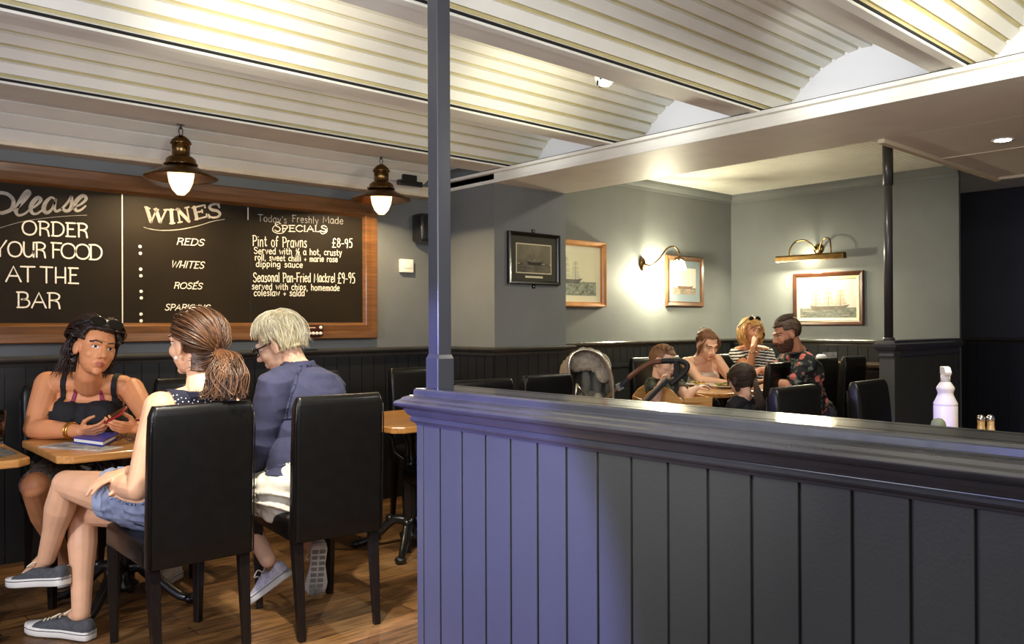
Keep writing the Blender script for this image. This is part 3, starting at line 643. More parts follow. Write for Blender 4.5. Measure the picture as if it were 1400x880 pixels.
def picture(label, x0, x1, z0, z1, y, fm, fw, style, cols, mount=None, mw=0, axis='y', group=None, depth=.03, plate=False, mount_m=None, inner=None):
    ctr = V(((x0+x1)/2, y, z0)) if axis == 'y' else V((y, (x0+x1)/2, z0))
    t = thing('framed_picture', label, 'picture', ctr, 0, group)
    n = (0, -1, 0) if axis == 'y' else (-1, 0, 0); ax = (1, 0, 0) if axis == 'y' else (0, 1, 0)
    pf = [(0, 0), (0, depth*.8), (fw*.2, depth), (fw*.75, depth*.8), (fw, depth*.55), (fw, 0)]
    frame_mesh(x0, x1, z0, z1, y, pf, n, ax).build('frame', fm, t, True)
    def slab(a0, a1, b0, b1, d0, d1, nm, m):
        mb = MB()
        if axis == 'y': mb.box((a0, y-d1, b0), (a1, y-d0, b1))
        else: mb.box((y-d1, a0, b0), (y-d0, a1, b1))
        return mb.build(nm, m, t, True)
    i = fw*.98
    if inner:
        frame_mesh(x0+fw, x1-fw, z0+fw, z1-fw, y, [(0, 0), (0, depth*.7), (inner[1], depth*.45), (inner[1], 0)], n, ax).build('inner_frame', inner[0], t, True); i += inner[1]
    if mount: slab(x0+i, x1-i, z0+i, z1-i, 0, .008, 'mount', mount)
    i2 = i+mw
    dn = y-.0085*(1 if axis == 'y' else 1)
    if mount and mount_m:
        slab(x0+i2-.008, x1-i2+.008, z0+i2-.008, z1-i2+.008, .008, .0088, 'mount_line', mount_m); dn -= .0006
    if not mount: slab(x0+i, x1-i, z0+i, z1-i, 0, .008, 'backing', M_IRON)
    mb, ms = ship_picture(x0+i2, x1-i2, z0+i2, z1-i2, dn, len(label), cols[0], cols[1], cols[2], axis, style)
    mb.build('print', ms, t, True)
    if plate:
        mb = MB().box(((x0+x1)/2-.09, y-.0095, z0+i+mw*.35), ((x0+x1)/2+.09, y-.008, z0+i+mw*.6)); mb.build('caption_plate', mat('cream_card', (214, 206, 170), .6), t, True)
        for zz in (z0-.012, z1+.012):
            MB().box(((x0+x1)/2-.016, y-.005, zz-.016), ((x0+x1)/2+.016, y, zz+.016)).build('mirror_plate', M_IRON, t, True)
            MB().ball(((x0+x1)/2, y-.007, zz), (.006, .004, .006)).build('screw', M_STEEL, t, True)
    return t
SEP = lambda n, c: mat(n, c, .6, var=.16, vscale=9)
picture('black framed storm seascape hanging on the front of the grey pier', 3.95, 4.477, 1.568, 1.953, PY, mat('black_frame', (18, 17, 17), .25, coat=.3), .028, 'storm',
        (mat('storm_sky', (86, 82, 66), .6, rgb2=(150, 140, 110), vscale=5), mat('storm_sea', (60, 58, 48), .6, rgb2=(118, 110, 88), vscale=11), (SEP('storm_dark', (38, 36, 30)), SEP('storm_foam', (132, 124, 100)))),
        mat('olive_mount', (64, 62, 50), .8), .062, plate=True, mount_m=mat('cream_card', (214, 206, 170), .6))
picture('pine framed pale engraving of a sailing ship, half hidden behind the pier', 4.95, 5.73, 1.428, 2.025, YW, mat('pine_frame', (176, 112, 50), .35, rgb2=(206, 144, 74), vscale=6, coat=.4), .045, 'engraving',
        (mat('engraving_paper', (226, 222, 190), .7), mat('engraving_sea', (132, 138, 122), .7, var=.3, vscale=30), (SEP('engraving_ink', (96, 98, 88)), mat('engraving_sail', (204, 202, 174), .7))),
        mat('engraving_mount', (232, 228, 200), .7), .06, depth=.055)
picture('small walnut framed ship print with blue mount right of the wall lamp', 6.665, 7.30, 1.45, 1.97, YW, mat('walnut_frame', (84, 54, 30), .3, var=.2, vscale=9, coat=.4), .05, 'clipper',
        (mat('print_sky', (206, 186, 164), .5, rgb2=(176, 160, 156), vscale=4), mat('print_sea', (112, 100, 84), .5, var=.2, vscale=10), (SEP('print_ship', (92, 66, 48)), mat('print_sail', (214, 196, 172), .6))),
        mat('blue_mount', (112, 124, 130), .7), .075)
picture('gilt edged ship painting under the brass picture light on the far wall', 3.615, 4.353, 1.252, 1.783, XA, mat('mahogany_frame', (66, 36, 20), .28, var=.2, vscale=9, coat=.5), .045, 'clipper',
        (mat('paint_sky', (186, 176, 166), .45, rgb2=(160, 150, 146), vscale=5), mat('paint_sea', (74, 76, 70), .45, rgb2=(118, 118, 108), vscale=8, stretch=(1, 3, 6)), (SEP('paint_ship', (92, 84, 74)), mat('paint_sail', (150, 138, 122), .6))),
        axis='x', inner=(mat('gilt', (206, 190, 150), .45), .028))
# gooseneck wall lamp
a = ony(878, 361, YW)
t = thing('wall_lamp', 'small bronze swan neck wall lamp glowing on the alcove wall between two pictures', 'lamp', (a.x, YW, a.z))
MB().lathe([(0, .03), (.02, .028), (.045, .018), (.055, .004), (.055, 0), (0, 0)], n=28, M=Matrix.Rotation(PI/2, 4, 'X') @ Matrix.Diagonal((.8, 1.25, 1, 1))).build('wall_plate', M_BRASS, t)
arm = smooth_path([(0, -.03, 0), (.05, -.07, -.01), (.11, -.12, .05), (.17, -.17, .15), (.23, -.21, .17), (.27, -.235, .12), (.275, -.235, .06)], 8)
MB().tube(arm, .008, n=10).build('arm', M_BRASS, t)
mb = MB()
for k in range(5):
    an = 2*PI*k/5; d = V((math.cos(an), math.sin(an), 0))
    mb.tube([V((.275, -.235, .065)), V((.275, -.235, .05))+d*.03, V((.275, -.235, .02))+d*.052], [.012, .016, .004], n=8)
mb.build('leaf_collar', M_BRASS, t)
MB().lathe([(.02, .05), (.05, .03), (.068, -.03), (.075, -.06), (.071, -.06), (.064, -.03), (.046, .025)], (.275, -.235, 0), n=30).build('glass_shade', mat('lamp_glass', (255, 246, 214), .4, emit=(255, 240, 190), estr=9), t)
MB().ball((.275, -.235, -.01), (.026, .026, .036)).build('bulb', mat('bulb_glow', (255, 240, 200), .4, emit=(255, 232, 180), estr=20), t)
pl = lamp('wall_lamp_light', 'POINT', (.16, -.13, -.13), 82, (1.0, .93, .66), shadow_soft_size=.05); pl.parent = t
# picture light on the far wall
t = thing('picture_light', 'brass picture light with two curved arms above the far ship painting', 'lamp', (XA, 4.08, 1.93))
MB().add([], [])
mb = MB(); prof = [(0, 0), (.0, .045), (.012, .06), (.05, .06), (.07, .045), (.075, .0), (.07, 0), (.064, .04), (.046, .053), (.016, .053), (.006, .042), (.006, 0)]
vs = [V((-.16-.06+p, yy, z-.03)) for yy in (-.36, .36) for p, z in prof]; n = len(prof)
mb.add(vs, [(k, (k+1) % n, n+(k+1) % n, n+k) for k in range(n)]+[tuple(range(n-1, -1, -1)), tuple(range(n, 2*n))])
mb.build('trough', M_BRASS, t, bevel=.002)
mb = MB().box((-.215, -.357, -.03), (-.15, -.353, .03)); mb.box((-.215, .353, -.03), (-.15, .357, .03)); mb.build('end_cap', M_BRASS, t)
MB().lathe([(0, .02), (.02, .02), (.05, .01), (.055, 0), (0, 0)], n=26, M=Matrix.Rotation(-PI/2, 4, 'Y')).build('wall_plate', M_BRASS, t).location = (0, 0, .09)
for sgn in (1, -1):
    arm = smooth_path([(-.02, sgn*.02, .08), (-.05, sgn*.05, .14), (-.09, sgn*.11, .185), (-.13, sgn*.18, .17), (-.175, sgn*.215, .1), (-.18, sgn*.22, .03)], 8)
    MB().tube(arm, .008, n=10).build('arm', M_BRASS, t)
MB().tube([(-.18, -.3, 0), (-.18, .3, 0)], .011, n=12).build('tube_bulb', mat('tube_glow', (255, 244, 200), .4, emit=(255, 238, 180), estr=14), t)
pl = lamp('picture_light_glow', 'AREA', (-.16, .09, -.032), 34, (1.0, .93, .64), (-.06, .09, -.6), shape='RECTANGLE', size=.05, size_y=.55)
pl.parent = t; pl.rotation_euler = (0, math.radians(25), 0)
pl2 = lamp('picture_light_glow', 'POINT', (-.11, .1, .02), 6, (1.0, .93, .64), shadow_soft_size=.03); pl2.parent = t
# ceiling downlight
c = onz(1371, 191, 2.285)
t = thing('downlight', 'small bright recessed spotlight in the lowered ceiling at right', 'ceiling light', (c.x, c.y, 2.285))
MB().lathe([(.04, -.002), (.055, -.006), (.058, 0), (.04, 0)], n=28).build('trim_ring', M_WHITE, t)
MB().lathe([(0, -.005), (.04, -.005), (.04, 0), (0, 0)], n=24).build('lens', mat('downlight_glow', (255, 250, 235), .4, emit=(255, 248, 230), estr=40), t)
pl = lamp('downlight_beam', 'SPOT', (0, 0, -.02), 30, NEUT, spot_size=math.radians(80), spot_blend=.6, shadow_soft_size=.03); pl.parent = t
# smoke detector
c = onz(829, 108, 2.47)
t = thing('smoke_detector', 'white domed smoke detector with black slots on the ceiling vault', 'smoke detector', (c.x, c.y, 2.47))
RM = Matrix.Rotation(math.radians(-22), 4, 'X')
MB().lathe([(0, -.028), (.03, -.026), (.043, -.016), (.05, 0), (.052, .02), (.05, .05), (0, .05)], n=32, M=RM).build('dome', mat('white_plastic', (238, 238, 240), .35), t)
for k in range(6):
    a = 2*PI*k/6+.3; d = V((math.cos(a), math.sin(a), 0)); s_ = V((-d.y, d.x, 0)); p = d*.047+V((0, 0, -.008))
    mb = MB().bar(RM @ (p-s_*.015), RM @ (p+s_*.015), .008, .011); mb.build('slot', M_GAP, t)
# ================================================================== chairs
def rrect(w, t, r, n=5):
    out = []
    for sx, sy, a0 in ((1, 1, 0), (-1, 1, 90), (-1, -1, 180), (1, -1, 270)):
        for k in range(n+1):
            a = math.radians(a0+90*k/n); out.append((sx*(w/2-r)+r*math.cos(a), sy*(t/2-r)+r*math.sin(a)))
    return out
def loft(mb, secs, mi=0):
    """secs: list of (cx,cy,z,w,t,r)"""
    vs = []; n = 0
    for cx, cy, z, w, t, r in secs:
        o = rrect(w, t, r); n = len(o); vs += [V((cx+x, cy+y, z)) for x, y in o]
    K = len(secs)
    fs = [(i*n+k, i*n+(k+1) % n, (i+1)*n+(k+1) % n, (i+1)*n+k) for i in range(K-1) for k in range(n)]
    fs += [tuple(range(n-1, -1, -1)), tuple((K-1)*n+k for k in range(n))]
    return mb.add(vs, fs, mi, True)
GRP_CH = 'black leather dining chairs'
def make_chair(label, loc, rz):
    t = thing('dining_chair', label, 'chair', loc, rz, GRP_CH)
    secs = []
    for z, cy, th in ((.395, .0, .066), (.40, .0, .072), (.48, -.002, .07), (.6, -.006, .068), (.75, -.013, .066), (.88, -.022, .062), (.945, -.027, .056), (.965, -.029, .05), (.978, -.030, .038), (.984, -.0305, .02)):
        e = 0 if z < .94 else (z-.94)*.55
        secs.append((0, cy, z, .39-e, th, min(.018, th*.45)))
    mb = MB(); loft(mb, secs); bk = mb.build('backrest', M_LEATHER, t)
    for sx in (-1, 1):
        MB().tube([(sx*.1935, -.034, .40), (sx*.1935, -.040, .6), (sx*.1935, -.046, .75), (sx*.1935, -.053, .88), (sx*.190, -.055, .94)], .0028, n=6).build('seam_piping', M_LEATHER, bk)
    mb = MB(); loft(mb, [(0, .255, .395, .385, .46, .02), (0, .255, .40, .39, .465, .02), (0, .255, .455, .39, .465, .02), (0, .255, .475, .384, .459, .022), (0, .255, .485, .36, .435, .03), (0, .255, .489, .30, .37, .03)])
    mb.build('seat', M_LEATHER, t)
    for sx in (-1, 1):
        MB().bar((sx*.168, .46, .0), (sx*.172, .462, .398), .028, .028, w1=.042, h1=.042).build('leg', M_LEGWOOD, t, bevel=.003)
        MB().bar((sx*.166, -.035, .0), (sx*.17, .008, .398), .028, .028, w1=.042, h1=.042).build('leg', M_LEGWOOD, t, bevel=.003)
    return t
ch0 = make_chair('black leather dining chair nearest the camera, under the ponytailed woman', (1.186, 3.07, 0), 0)
def chair(x, y, deg, label): return dup(ch0, (x, y, 0), math.radians(deg), label)
chair(1.745, 3.04, -6, 'black leather dining chair under the white haired person in the navy top')
chair(1.10, 4.60, 180, 'black leather dining chair behind the woman in the black tank top')
chair(1.74, 4.62, 180, 'black dining chair against the wall panelling, just behind the ponytailed head')
chair(2.50, 4.62, 180, 'black dining chair against the wall behind the white haired person')
chair(3.22, 4.55, 180, 'black dining chair by the wall, left of the square post')
chair(2.765, 3.33, -5, 'black dining chair whose top edge shows just right of the square post')
chair(3.295, 3.39, 0, 'black dining chair in front of the pushchair, its top slanting upward')
chair(5.585, 4.46, 180, 'black dining chair behind the toddler, against the alcove panelling')
chair(5.515, 3.19, 0, 'black dining chair beside the small girl with the ponytail')
chair(3.475, 1.90, 180, 'black dining chair with a broad front face, just over the partition')
chair(4.075, 1.83, 183, 'black dining chair with a blue lit side edge, rightmost of those just over the partition')
chair(6.505, 3.36, 0, 'black dining chair directly right of the bearded man')
chair(7.02, 3.36, 0, 'black dining chair half hidden behind the round pole')
chair(6.05, 4.60, 180, 'black dining chair under the young woman in the white camisole')
chair(6.68, 4.50, 165, 'black dining chair under the blonde woman in the striped shirt')
def stool(x, y, label):
    t = thing('low_stool', label, 'stool', (x, y, 0), .3)
    MB().lathe([(0, .44), (.15, .44), (.165, .455), (.16, .475), (.13, .485), (0, .487)], n=32).build('seat', M_LEATHER, t)
    for k in range(4):
        a = PI/4+k*PI/2; c, s = math.cos(a), math.sin(a)
        MB().bar((c*.15, s*.15, 0), (c*.1, s*.1, .445), .025, .025, w1=.035, h1=.035).build('leg', M_LEGWOOD, t)
    return t
stool(4.93, 3.03, 'low black stool under the small girl with the ponytail')
stool(5.98, 3.16, 'low black stool under the bearded man')
# ================================================================== tables
def clipped(w, d, c): return [(-w/2+c, -d/2), (w/2-c, -d/2), (w/2, -d/2+c), (w/2, d/2-c), (w/2-c, d/2), (-w/2+c, d/2), (-w/2, d/2-c), (-w/2, -d/2+c)]
def table(label, cx, cy, w, d, h=.745, c=.05):
    t = thing('pub_table', label, 'table', (cx, cy, 0), 0, 'wooden pub tables on black iron bases')
    MB().prism(clipped(w, d, c), h-.032, h).build('tabletop', M_TABLE, t, bevel=.006)
    MB().lathe([(0, .06), (.06, .06), (.065, .085), (.035, .11), (.03, .16), (.045, .2), (.05, .3), (.04, .36), (.03, .42), (.045, .46), (.028, .5), (.028, .64), (.06, .68), (.06, .7), (0, .7)], n=28).build('pedestal', M_IRON, t)
    MB().box((-w*.33, -.03, h-.05), (w*.33, .03, h-.03)).box((-.03, -d*.33, h-.05), (.03, d*.33, h-.03)).build('top_brace', M_IRON, t, bevel=.004)
    for k in range(4):
        a = k*PI/2+PI/4; e = V((math.cos(a), math.sin(a), 0))
        pts = smooth_path([e*.03+V((0, 0, .16)), e*.1+V((0, 0, .16)), e*.18+V((0, 0, .09)), e*.26+V((0, 0, .035)), e*.31+V((0, 0, .022))], 6)
        R = [.028-.010*i/(len(pts)-1) for i in range(len(pts))]
        mb = MB().tube(pts, R, n=10); mb.ball(e*.315+V((0, 0, .021)), (.032, .032, .021))
        mb.ball(e*.12+V((0, 0, .17)), .025)
        mb.build('foot', M_IRON, t)
        pts = smooth_path([e*.03+V((0, 0, .5)), e*.09+V((0, 0, .55)), e*.11+V((0, 0, .63)), e*.2+V((0, 0, .69))], 6)
        MB().tube(pts, .012, n=8).build('bracket', M_IRON, t)
    return t
TZ = .745
table('wooden pub table between the tank top woman and the ponytailed woman', 1.20, 4.02, .70, .72)
table('wooden pub table at the left edge carrying the dark pint', .43, 4.07, .68, .70)
table('wooden pub table seen between the second chair and the partition end', 2.70, 3.87, .70, .76)
table('wooden pub table in front of the grey pier beyond the partition', 3.45, 3.90, .62, .76)
table('wooden pub table with the family meal in the far corner', 5.56, 3.68, 1.08, .68, h=.77)
table('wooden pub table with the white spray bottle behind the partition', 3.72, 1.22, .86, .72, h=.77)
# ---- things on the near tables
def quad_slab(mb, pts, h, mi=0):
    pts = [V(p) for p in pts]; n = len(pts)
    return mb.add(pts+[p+V((0, 0, h)) for p in pts], [tuple(range(n-1, -1, -1)), tuple(range(n, 2*n))]+[(i, (i+1) % n, n+(i+1) % n, n+i) for i in range(n)], mi)
zt = TZ+.0005
# fanned menu sheets under the wallet
M_PAPER = mat('printed_paper', (214, 210, 200), .5, rgb2=(120, 116, 110), vscale=22)
t = thing('menu_sheet', 'white glossy menu sheet under the blue wallet on the table', 'menu', onz(110, 612, zt))
q = [onz(52, 611, zt), onz(90, 604.5, zt), onz(169, 612, zt), onz(140, 617, zt)]
quad_slab(MB(), q, .003).build('paper', M_PAPER, t, True)
c = sum(q, V())/4
quad_slab(MB(), [c+(p-c)*.8+V((0, 0, .003)) for p in q], .0005).build('printed_panel', mat('menu_print', (196, 196, 196), .5, rgb2=(70, 70, 74), vscale=30), t, True)
zw = zt+.004
t = thing('wallet', 'royal blue leather wallet lying on the menu sheet', 'wallet', onz(130, 606, zw))
q = [onz(99.5, 605, zw), onz(123, 596.5, zw), onz(162, 599, zw), onz(141, 610.5, zw)]
c = sum(q, V())/4
M_BLUE = mat('blue_leather', (48, 52, 150), .35, bump=.1, bscale=160)
mb = MB(); quad_slab(mb, q, .006); mb.build('back_cover', M_BLUE, t, True, bevel=.002)
quad_slab(MB(), [c+(p-c)*.95+V((0, 0, .006)) for p in q], .013).build('pages', mat('pages', (226, 222, 208), .7), t, True)
mb = MB(); quad_slab(mb, [p+V((0, 0, .019)) for p in q], .006); mb.build('front_cover', M_BLUE, t, True, bevel=.002)
def folded_glasses(label, c, d, m):
    t = thing('eyeglasses', label, 'glasses', c); d = V(d).normalized(); s = V((-d.y, d.x, 0)); u = V((0, 0, 1))
    for k in (-1, 1):
        o = V(c)+s*k*.034+u*.022
        pts = [o+s*math.cos(a)*.027+u*math.sin(a)*.019+d*.002*k for a in [2*PI*i/20 for i in range(20)]]
        MB().tube(pts, .0022, n=6, closed=True).build('rim', m, t, True)
        MB().tube(smooth_path([o+s*k*.028, o+s*k*.03-d*.03-u*.004, o-s*k*.05-d*.028-u*.012, o-s*k*.08-d*.02-u*.018], 6), .0018, n=6).build('temple', m, t, True)
    MB().tube(smooth_path([V(c)-s*.008+u*.026, V(c)+u*.03, V(c)+s*.008+u*.026], 5), .002, n=6).build('bridge', m, t, True)
    return t
folded_glasses('folded brown spectacles on the table beside the blue wallet', onz(169, 603, zt), (-.6, -.7, 0), mat('tortoise', (60, 34, 20), .25))
t = thing('menu_folder', 'dark printed menu lying on the left edge table', 'menu', onz(20, 619, zt))
q = [onz(-40, 622, zt), onz(0, 612, zt), onz(46, 614, zt), onz(38, 619, zt), onz(-30, 632, zt)]
q = [V((min(p.x, .745), max(p.y, 3.745), p.z)) for p in q]
quad_slab(MB(), q, .004).build('cover', mat('menu_dark', (40, 40, 42), .4, rgb2=(120, 118, 112), vscale=26), t, True)
c = sum(q, V())/len(q); quad_slab(MB(), [c+(p-c)*.9+V((0, 0, .004)) for p in q], .0006).build('printed_panel', mat('menu_dark2', (34, 34, 36), .4, rgb2=(150, 148, 140), vscale=40), t, True)
c = onz(-7, 607, zt)
t = thing('pint_glass', 'pint glass of dark stout standing at the left edge of the photo', 'glass', c)
MB().lathe([(0, 0), (.031, 0), (.033, .01), (.040, .09), (.046, .15), (.0455, .15), (.0445, .15), (.0385, .09), (.031, .012), (0, .012)], n=32).build('glass', mat('clear_glass', (240, 240, 240), .05, trans=1, ior=1.45), t)
MB().lathe([(0, .0125), (.0305, .0125), (.0382, .09), (.0415, .122), (0, .122)], n=32).build('stout', mat('stout', (30, 14, 8), .15), t)
MB().lathe([(0, .122), (.0416, .122), (.0425, .130), (0, .130)], n=32).build('foam_ring', mat('stout_foam', (120, 84, 48), .7), t)
# ---- spray bottle, shakers and pot on the table behind the partition
c = P(1293, 590, 3.4); TB = .7705
t = thing('spray_bottle', 'white plastic trigger spray bottle standing behind the partition at right', 'bottle', (c.x, c.y, TB), math.radians(40))
MB().lathe([(0, 0), (.043, 0), (.0455, .006), (.0455, .155), (.044, .16), (.046, .163), (.046, .166), (.032, .196), (.029, .206), (.030, .214), (.0345, .226), (.034, .232), (.022, .252), (.0175, .256), (0, .256)], n=36).build('bottle_body', mat('bottle_white', (222, 216, 208), .4), t)
MB().lathe([(0, .256), (.018, .256), (.018, .284), (0, .284)], n=24).build('screw_collar', mat('trigger_white', (238, 236, 232), .4), t)
MB().prism([(-.03, .283), (.02, .283), (.026, .292), (.026, .318), (-.004, .320), (-.022, .316), (-.036, .296)], -.013, .013, M=Matrix.Rotation(PI/2, 4, 'X')).build('spray_head', mat('trigger_white', (238, 236, 232), .4), t, bevel=.003)
MB().prism([(.012, .284), (.026, .29), (.024, .27), (.02, .262), (.014, .27)], -.006, .006, M=Matrix.Rotation(PI/2, 4, 'X')).build('trigger', mat('trigger_white', (238, 236, 232), .4), t, bevel=.001)
def shaker(u, label):
    c = P(u, 590, 3.5)
    t = thing('shaker', label, 'shaker', (c.x, c.y, TB), 0, 'glass salt and pepper shakers')
    MB().lathe([(0, 0), (.02, 0), (.021, .004), (.014, .062), (.0145, .08), (.013, .082), (0, .082)], n=14, smooth=False).build('glass_body', mat('amber_glass', (190, 160, 96), .12, spec=.8, coat=.5), t)
    MB().lathe([(.015, .08), (.016, .083), (.016, .094), (.012, .103), (.005, .107), (0, .108)], n=20).build('metal_cap', M_STEEL, t)
shaker(1341.5, 'small glass shaker with metal cap, left of the pair at right edge')
shaker(1354.5, 'small glass shaker with metal cap, right of the pair at right edge')
c = P(1283, 590, 3.2)
t = thing('pot', 'small olive green round topped pot in front of the white spray bottle', 'pot', (c.x, c.y, TB))
MB().lathe([(0, 0), (.022, 0), (.026, .01), (.027, .085), (0, .085)], n=24).build('pot_body', mat('olive', (104, 110, 74), .6), t)
MB().lathe([(.027, .084), (.0275, .10), (.024, .115), (.014, .126), (0, .129)], n=24).build('lid', mat('olive_lid', (112, 118, 80), .6), t)
# ---- sideboard with jar and card by the far wall
c = P(1128, 497, 7.55); hz = c.z
t = thing('sideboard', 'dark wooden sideboard against the far wall behind the bearded man', 'sideboard', (7.6, c.y-.1, 0))
MB().box((-.25, -.55, .06), (.22, .55, hz-.03)).build('carcass', M_LEGWOOD, t)
MB().box((-.28, -.58, hz-.03), (.23, .58, hz)).build('top', mat('sideboard_top', (60, 44, 30), .35), t, bevel=.005)
for s in (-1, 1):
    d = MB().box((-.265, s*.275-.26, .1), (-.25, s*.275+.26, hz-.06)).build('door', M_LEGWOOD, t, bevel=.004)
    MB().ball((-.275, s*.05, .55), .014).build('knob', M_BRASS, d)
MB().box((-.22, -.52, 0), (.2, .52, .06)).build('plinth', M_IRON, t)
c = P(1123, 497, 7.45)
t = thing('sugar_jar', 'small jar with a white lid on the dark sideboard by the man', 'jar', (c.x, c.y, hz))
MB().lathe([(0, 0), (.034, 0), (.034, .052), (.038, .054), (0, .054)], n=24).build('metal_body', M_STEEL, t)
MB().lathe([(.034, .052), (.046, .055), (.046, .075), (.03, .09), (0, .092)], n=24).build('lid', M_WHITE, t)
c = P(1134, 497, 7.6)
t = thing('table_card', 'small grey printed card standing on the dark sideboard', 'card', (c.x, c.y, hz), math.radians(-42))
MB().box((-.06, 0, .012), (.07, .004, .105)).build('card', mat('card_print', (168, 168, 166), .6, rgb2=(96, 96, 100), vscale=18), t)
MB().box((-.06, -.035, 0), (.09, .03, .014), bev=.003).build('wooden_holder', mat('pale_wood', (196, 168, 120), .5), t)
# ---- plates and tumbler of the family meal
def plate(u, v, D, label, seed):
    c = P(u, v, D); c.z = .7705
    t = thing('dinner_plate', label, 'plate', c, 0, 'plates of food on the family table')
    MB().lathe([(0, .004), (.07, .004), (.085, .010), (.125, .018), (.126, .021), (.086, .014), (.07, .009), (0, .009)], n=40).build('plate', mat('china', (236, 234, 226), .2), t)
    r = random.Random(seed)
    for nm, col, n in (('salad_leaf', (96, 130, 52), 7), ('chip', (214, 168, 90), 9), ('meat_slice', (150, 96, 56), 3)):
        mb = MB()
        for k in range(n):
            a = r.random()*6.28; d = r.random()*.06; p = (math.cos(a)*d, math.sin(a)*d, .016+r.random()*.018)
            M = Matrix.Rotation(r.random()*3, 4, 'Z') @ Matrix.Rotation(r.random()*.8-.4, 4, 'X')
            if nm == 'salad_leaf': mb.ball(p, (.022, .014, .008), M=M, n=8)
            elif nm == 'chip': mb.box((-.03, -.005, -.005), (.03, .005, .005), M=Matrix.Translation(p) @ M)
            else: mb.ball(p, (.034, .024, .01), M=M, n=12)
        mb.build(nm, mat(nm, col, .5, var=.2, vscale=30), t)
plate(955, 531, 6.62, 'white dinner plate of food in front of the young woman', 1)
plate(992, 533.5, 6.40, 'white dinner plate of food beside the small girl', 4)
c = P(1000, 528, 6.35); c.z = .7705
t = thing('tumbler', 'clear glass tumbler on the family table left of the girl', 'glass', c)
MB().lathe([(0, 0), (.03, 0), (.037, .12), (.0355, .12), (.029, .008), (0, .008)], n=28).build('glass', mat('clear_glass', (240, 240, 240), .05, trans=1), t)
MB().lathe([(0, .0085), (.0288, .0085), (.032, .06), (0, .06)], n=28).build('drink', mat('cordial', (236, 214, 170), .1, trans=.7, ior=1.33), t)
# ================================================================== wooden high chair
M_BEECH = mat('beech', (196, 142, 76), .4, rgb2=(214, 162, 96), vscale=6, stretch=(2, 2, 12), coat=.3)
HX, HY = 4.47, 3.50
t = thing('high_chair', 'pale wooden high chair holding the toddler at the family table', 'high chair', (HX, HY, 0), math.radians(-38))
wave = [(-.13, .46), (.12, .46), (.15, .5), (.15, .745), (.13, .765), (.10, .80), (.06, .84), (.02, .853), (-.04, .850), (-.09, .82), (-.13, .77)]
for sy in (-1, 1):
    RX = Matrix.Translation((0, sy*.15+.009, 0)) @ Matrix.Rotation(PI/2, 4, 'X')
    MB().prism(wave, 0, .018, M=RX).build('side_panel', M_BEECH, t, bevel=.004)
    for x0, x1 in ((-.11, -.17), (.12, .2)):
        MB().bar((x1, sy*.18, 0), (x0, sy*.15, .5), .032, .032).build('leg', M_BEECH, t, bevel=.004)
MB().box((-.12, -.14, .47), (.13, .14, .49)).build('seat', M_BEECH, t, bevel=.004)
MB().box((-.135, -.14, .49), (-.117, .14, .77)).build('backrest', M_BEECH, t, bevel=.004)
MB().box((.14, -.19, .735), (.33, .19, .755)).box((.31, -.19, .755), (.33, .19, .785)).box((.14, -.19, .72), (.33, -.17, .785)).box((.14, .17, .72), (.33, .19, .785)).build('tray', M_BEECH, t, bevel=.003)
MB().box((.13, -.16, .2), (.16, .16, .235)).build('foot_rest', M_BEECH, t, bevel=.004)
# ================================================================== pushchair
c = P(805, 540, 5.45)
t = thing('pushchair', 'grey hooded pushchair with brown leather handle in front of the alcove wall', 'pushchair', (c.x, c.y, 0))
M_TUBE = mat('satin_tube', (206, 202, 190), .25, metal=1); M_HOOD = mat('hood_fabric', (134, 124, 110), .85, var=.1, vscale=40, bump=.25, bscale=300)
arch = [(781, 525), (778.5, 510), (778.2, 496), (783.4, 484), (795, 478), (808.6, 479), (822, 486), (831, 499), (836.6, 515), (838.5, 533), (838.5, 550)]
A0 = smooth_path([P(u, v, 5.3) for u, v in arch], 6)
MB().tube(A0, .009, n=10).build('hood_rim', M_TUBE, t, True)
def arch_k(du, dv, s, D): return smooth_path([P(805+(u-805)*s+du, 545+(v-545)*s+dv, D) for u, v in arch], 6)
rows = [A0, arch_k(-3, .5, .98, 5.40), arch_k(-8, 1.5, .97, 5.48), arch_k(-10, 3, .93, 5.52), arch_k(-15, 5, .92, 5.60), arch_k(-17, 8, .86, 5.66), arch_k(-18, 12, .72, 5.72), arch_k(-14, 12, .35, 5.76), arch_k(-12, 12, .05, 5.77)]
mb = MB(); n = len(A0); vs = []
for j, rw in enumerate(rows):
    for i, p in enumerate(rw): vs.append(p+V((0, 0, .007*math.sin(i*1.7+j*2.1))))
mb.add(vs, [(j*n+i, j*n+i+1, (j+1)*n+i+1, (j+1)*n+i) for j in range(len(rows)-1) for i in range(n-1)], 0, True)
hood = mb.build('hood', M_HOOD, t, True); sd = hood.modifiers.new('thick', 'SOLIDIFY'); sd.thickness = .006
mb = MB()   # gathered lining behind the rim
for k, (u, v, a, b2) in enumerate(((789, 494, 5, 15), (797, 491, 6, 16), (806, 491, 6, 15), (815, 494, 5, 15), (824, 503, 5, 20))):
    M = Matrix.Rotation(.9, 4, 'Z') @ Matrix.Rotation((k-2)*.16, 4, 'Y')
    mb.ball(P(u, v, 5.42), (a*.0062, .06, b2*.0052), M=M, n=14)
mb.build('hood_lining', mat('lining', (156, 146, 128), .9, var=.15, vscale=30, bump=.3, bscale=200), t, True)
Mv = Matrix.Rotation(math.radians(-42), 4, 'Z')
mb = MB().ball(P(810, 528, 5.55), (.13, .09, .19), M=Mv, n=24); mb.build('seat_shell', mat('seat_charcoal', (64, 64, 62), .85, bump=.2, bscale=200), t, True)
mb = MB()
for u, v, a, b2 in ((801, 522, .035, .10), (817, 523, .035, .10), (810, 543, .10, .05)): mb.ball(P(u, v, 5.47), (a, .03, b2), M=Mv, n=16)
mb.build('seat_pad', mat('pad_grey', (98, 97, 90), .9, bump=.2, bscale=200), t, True)
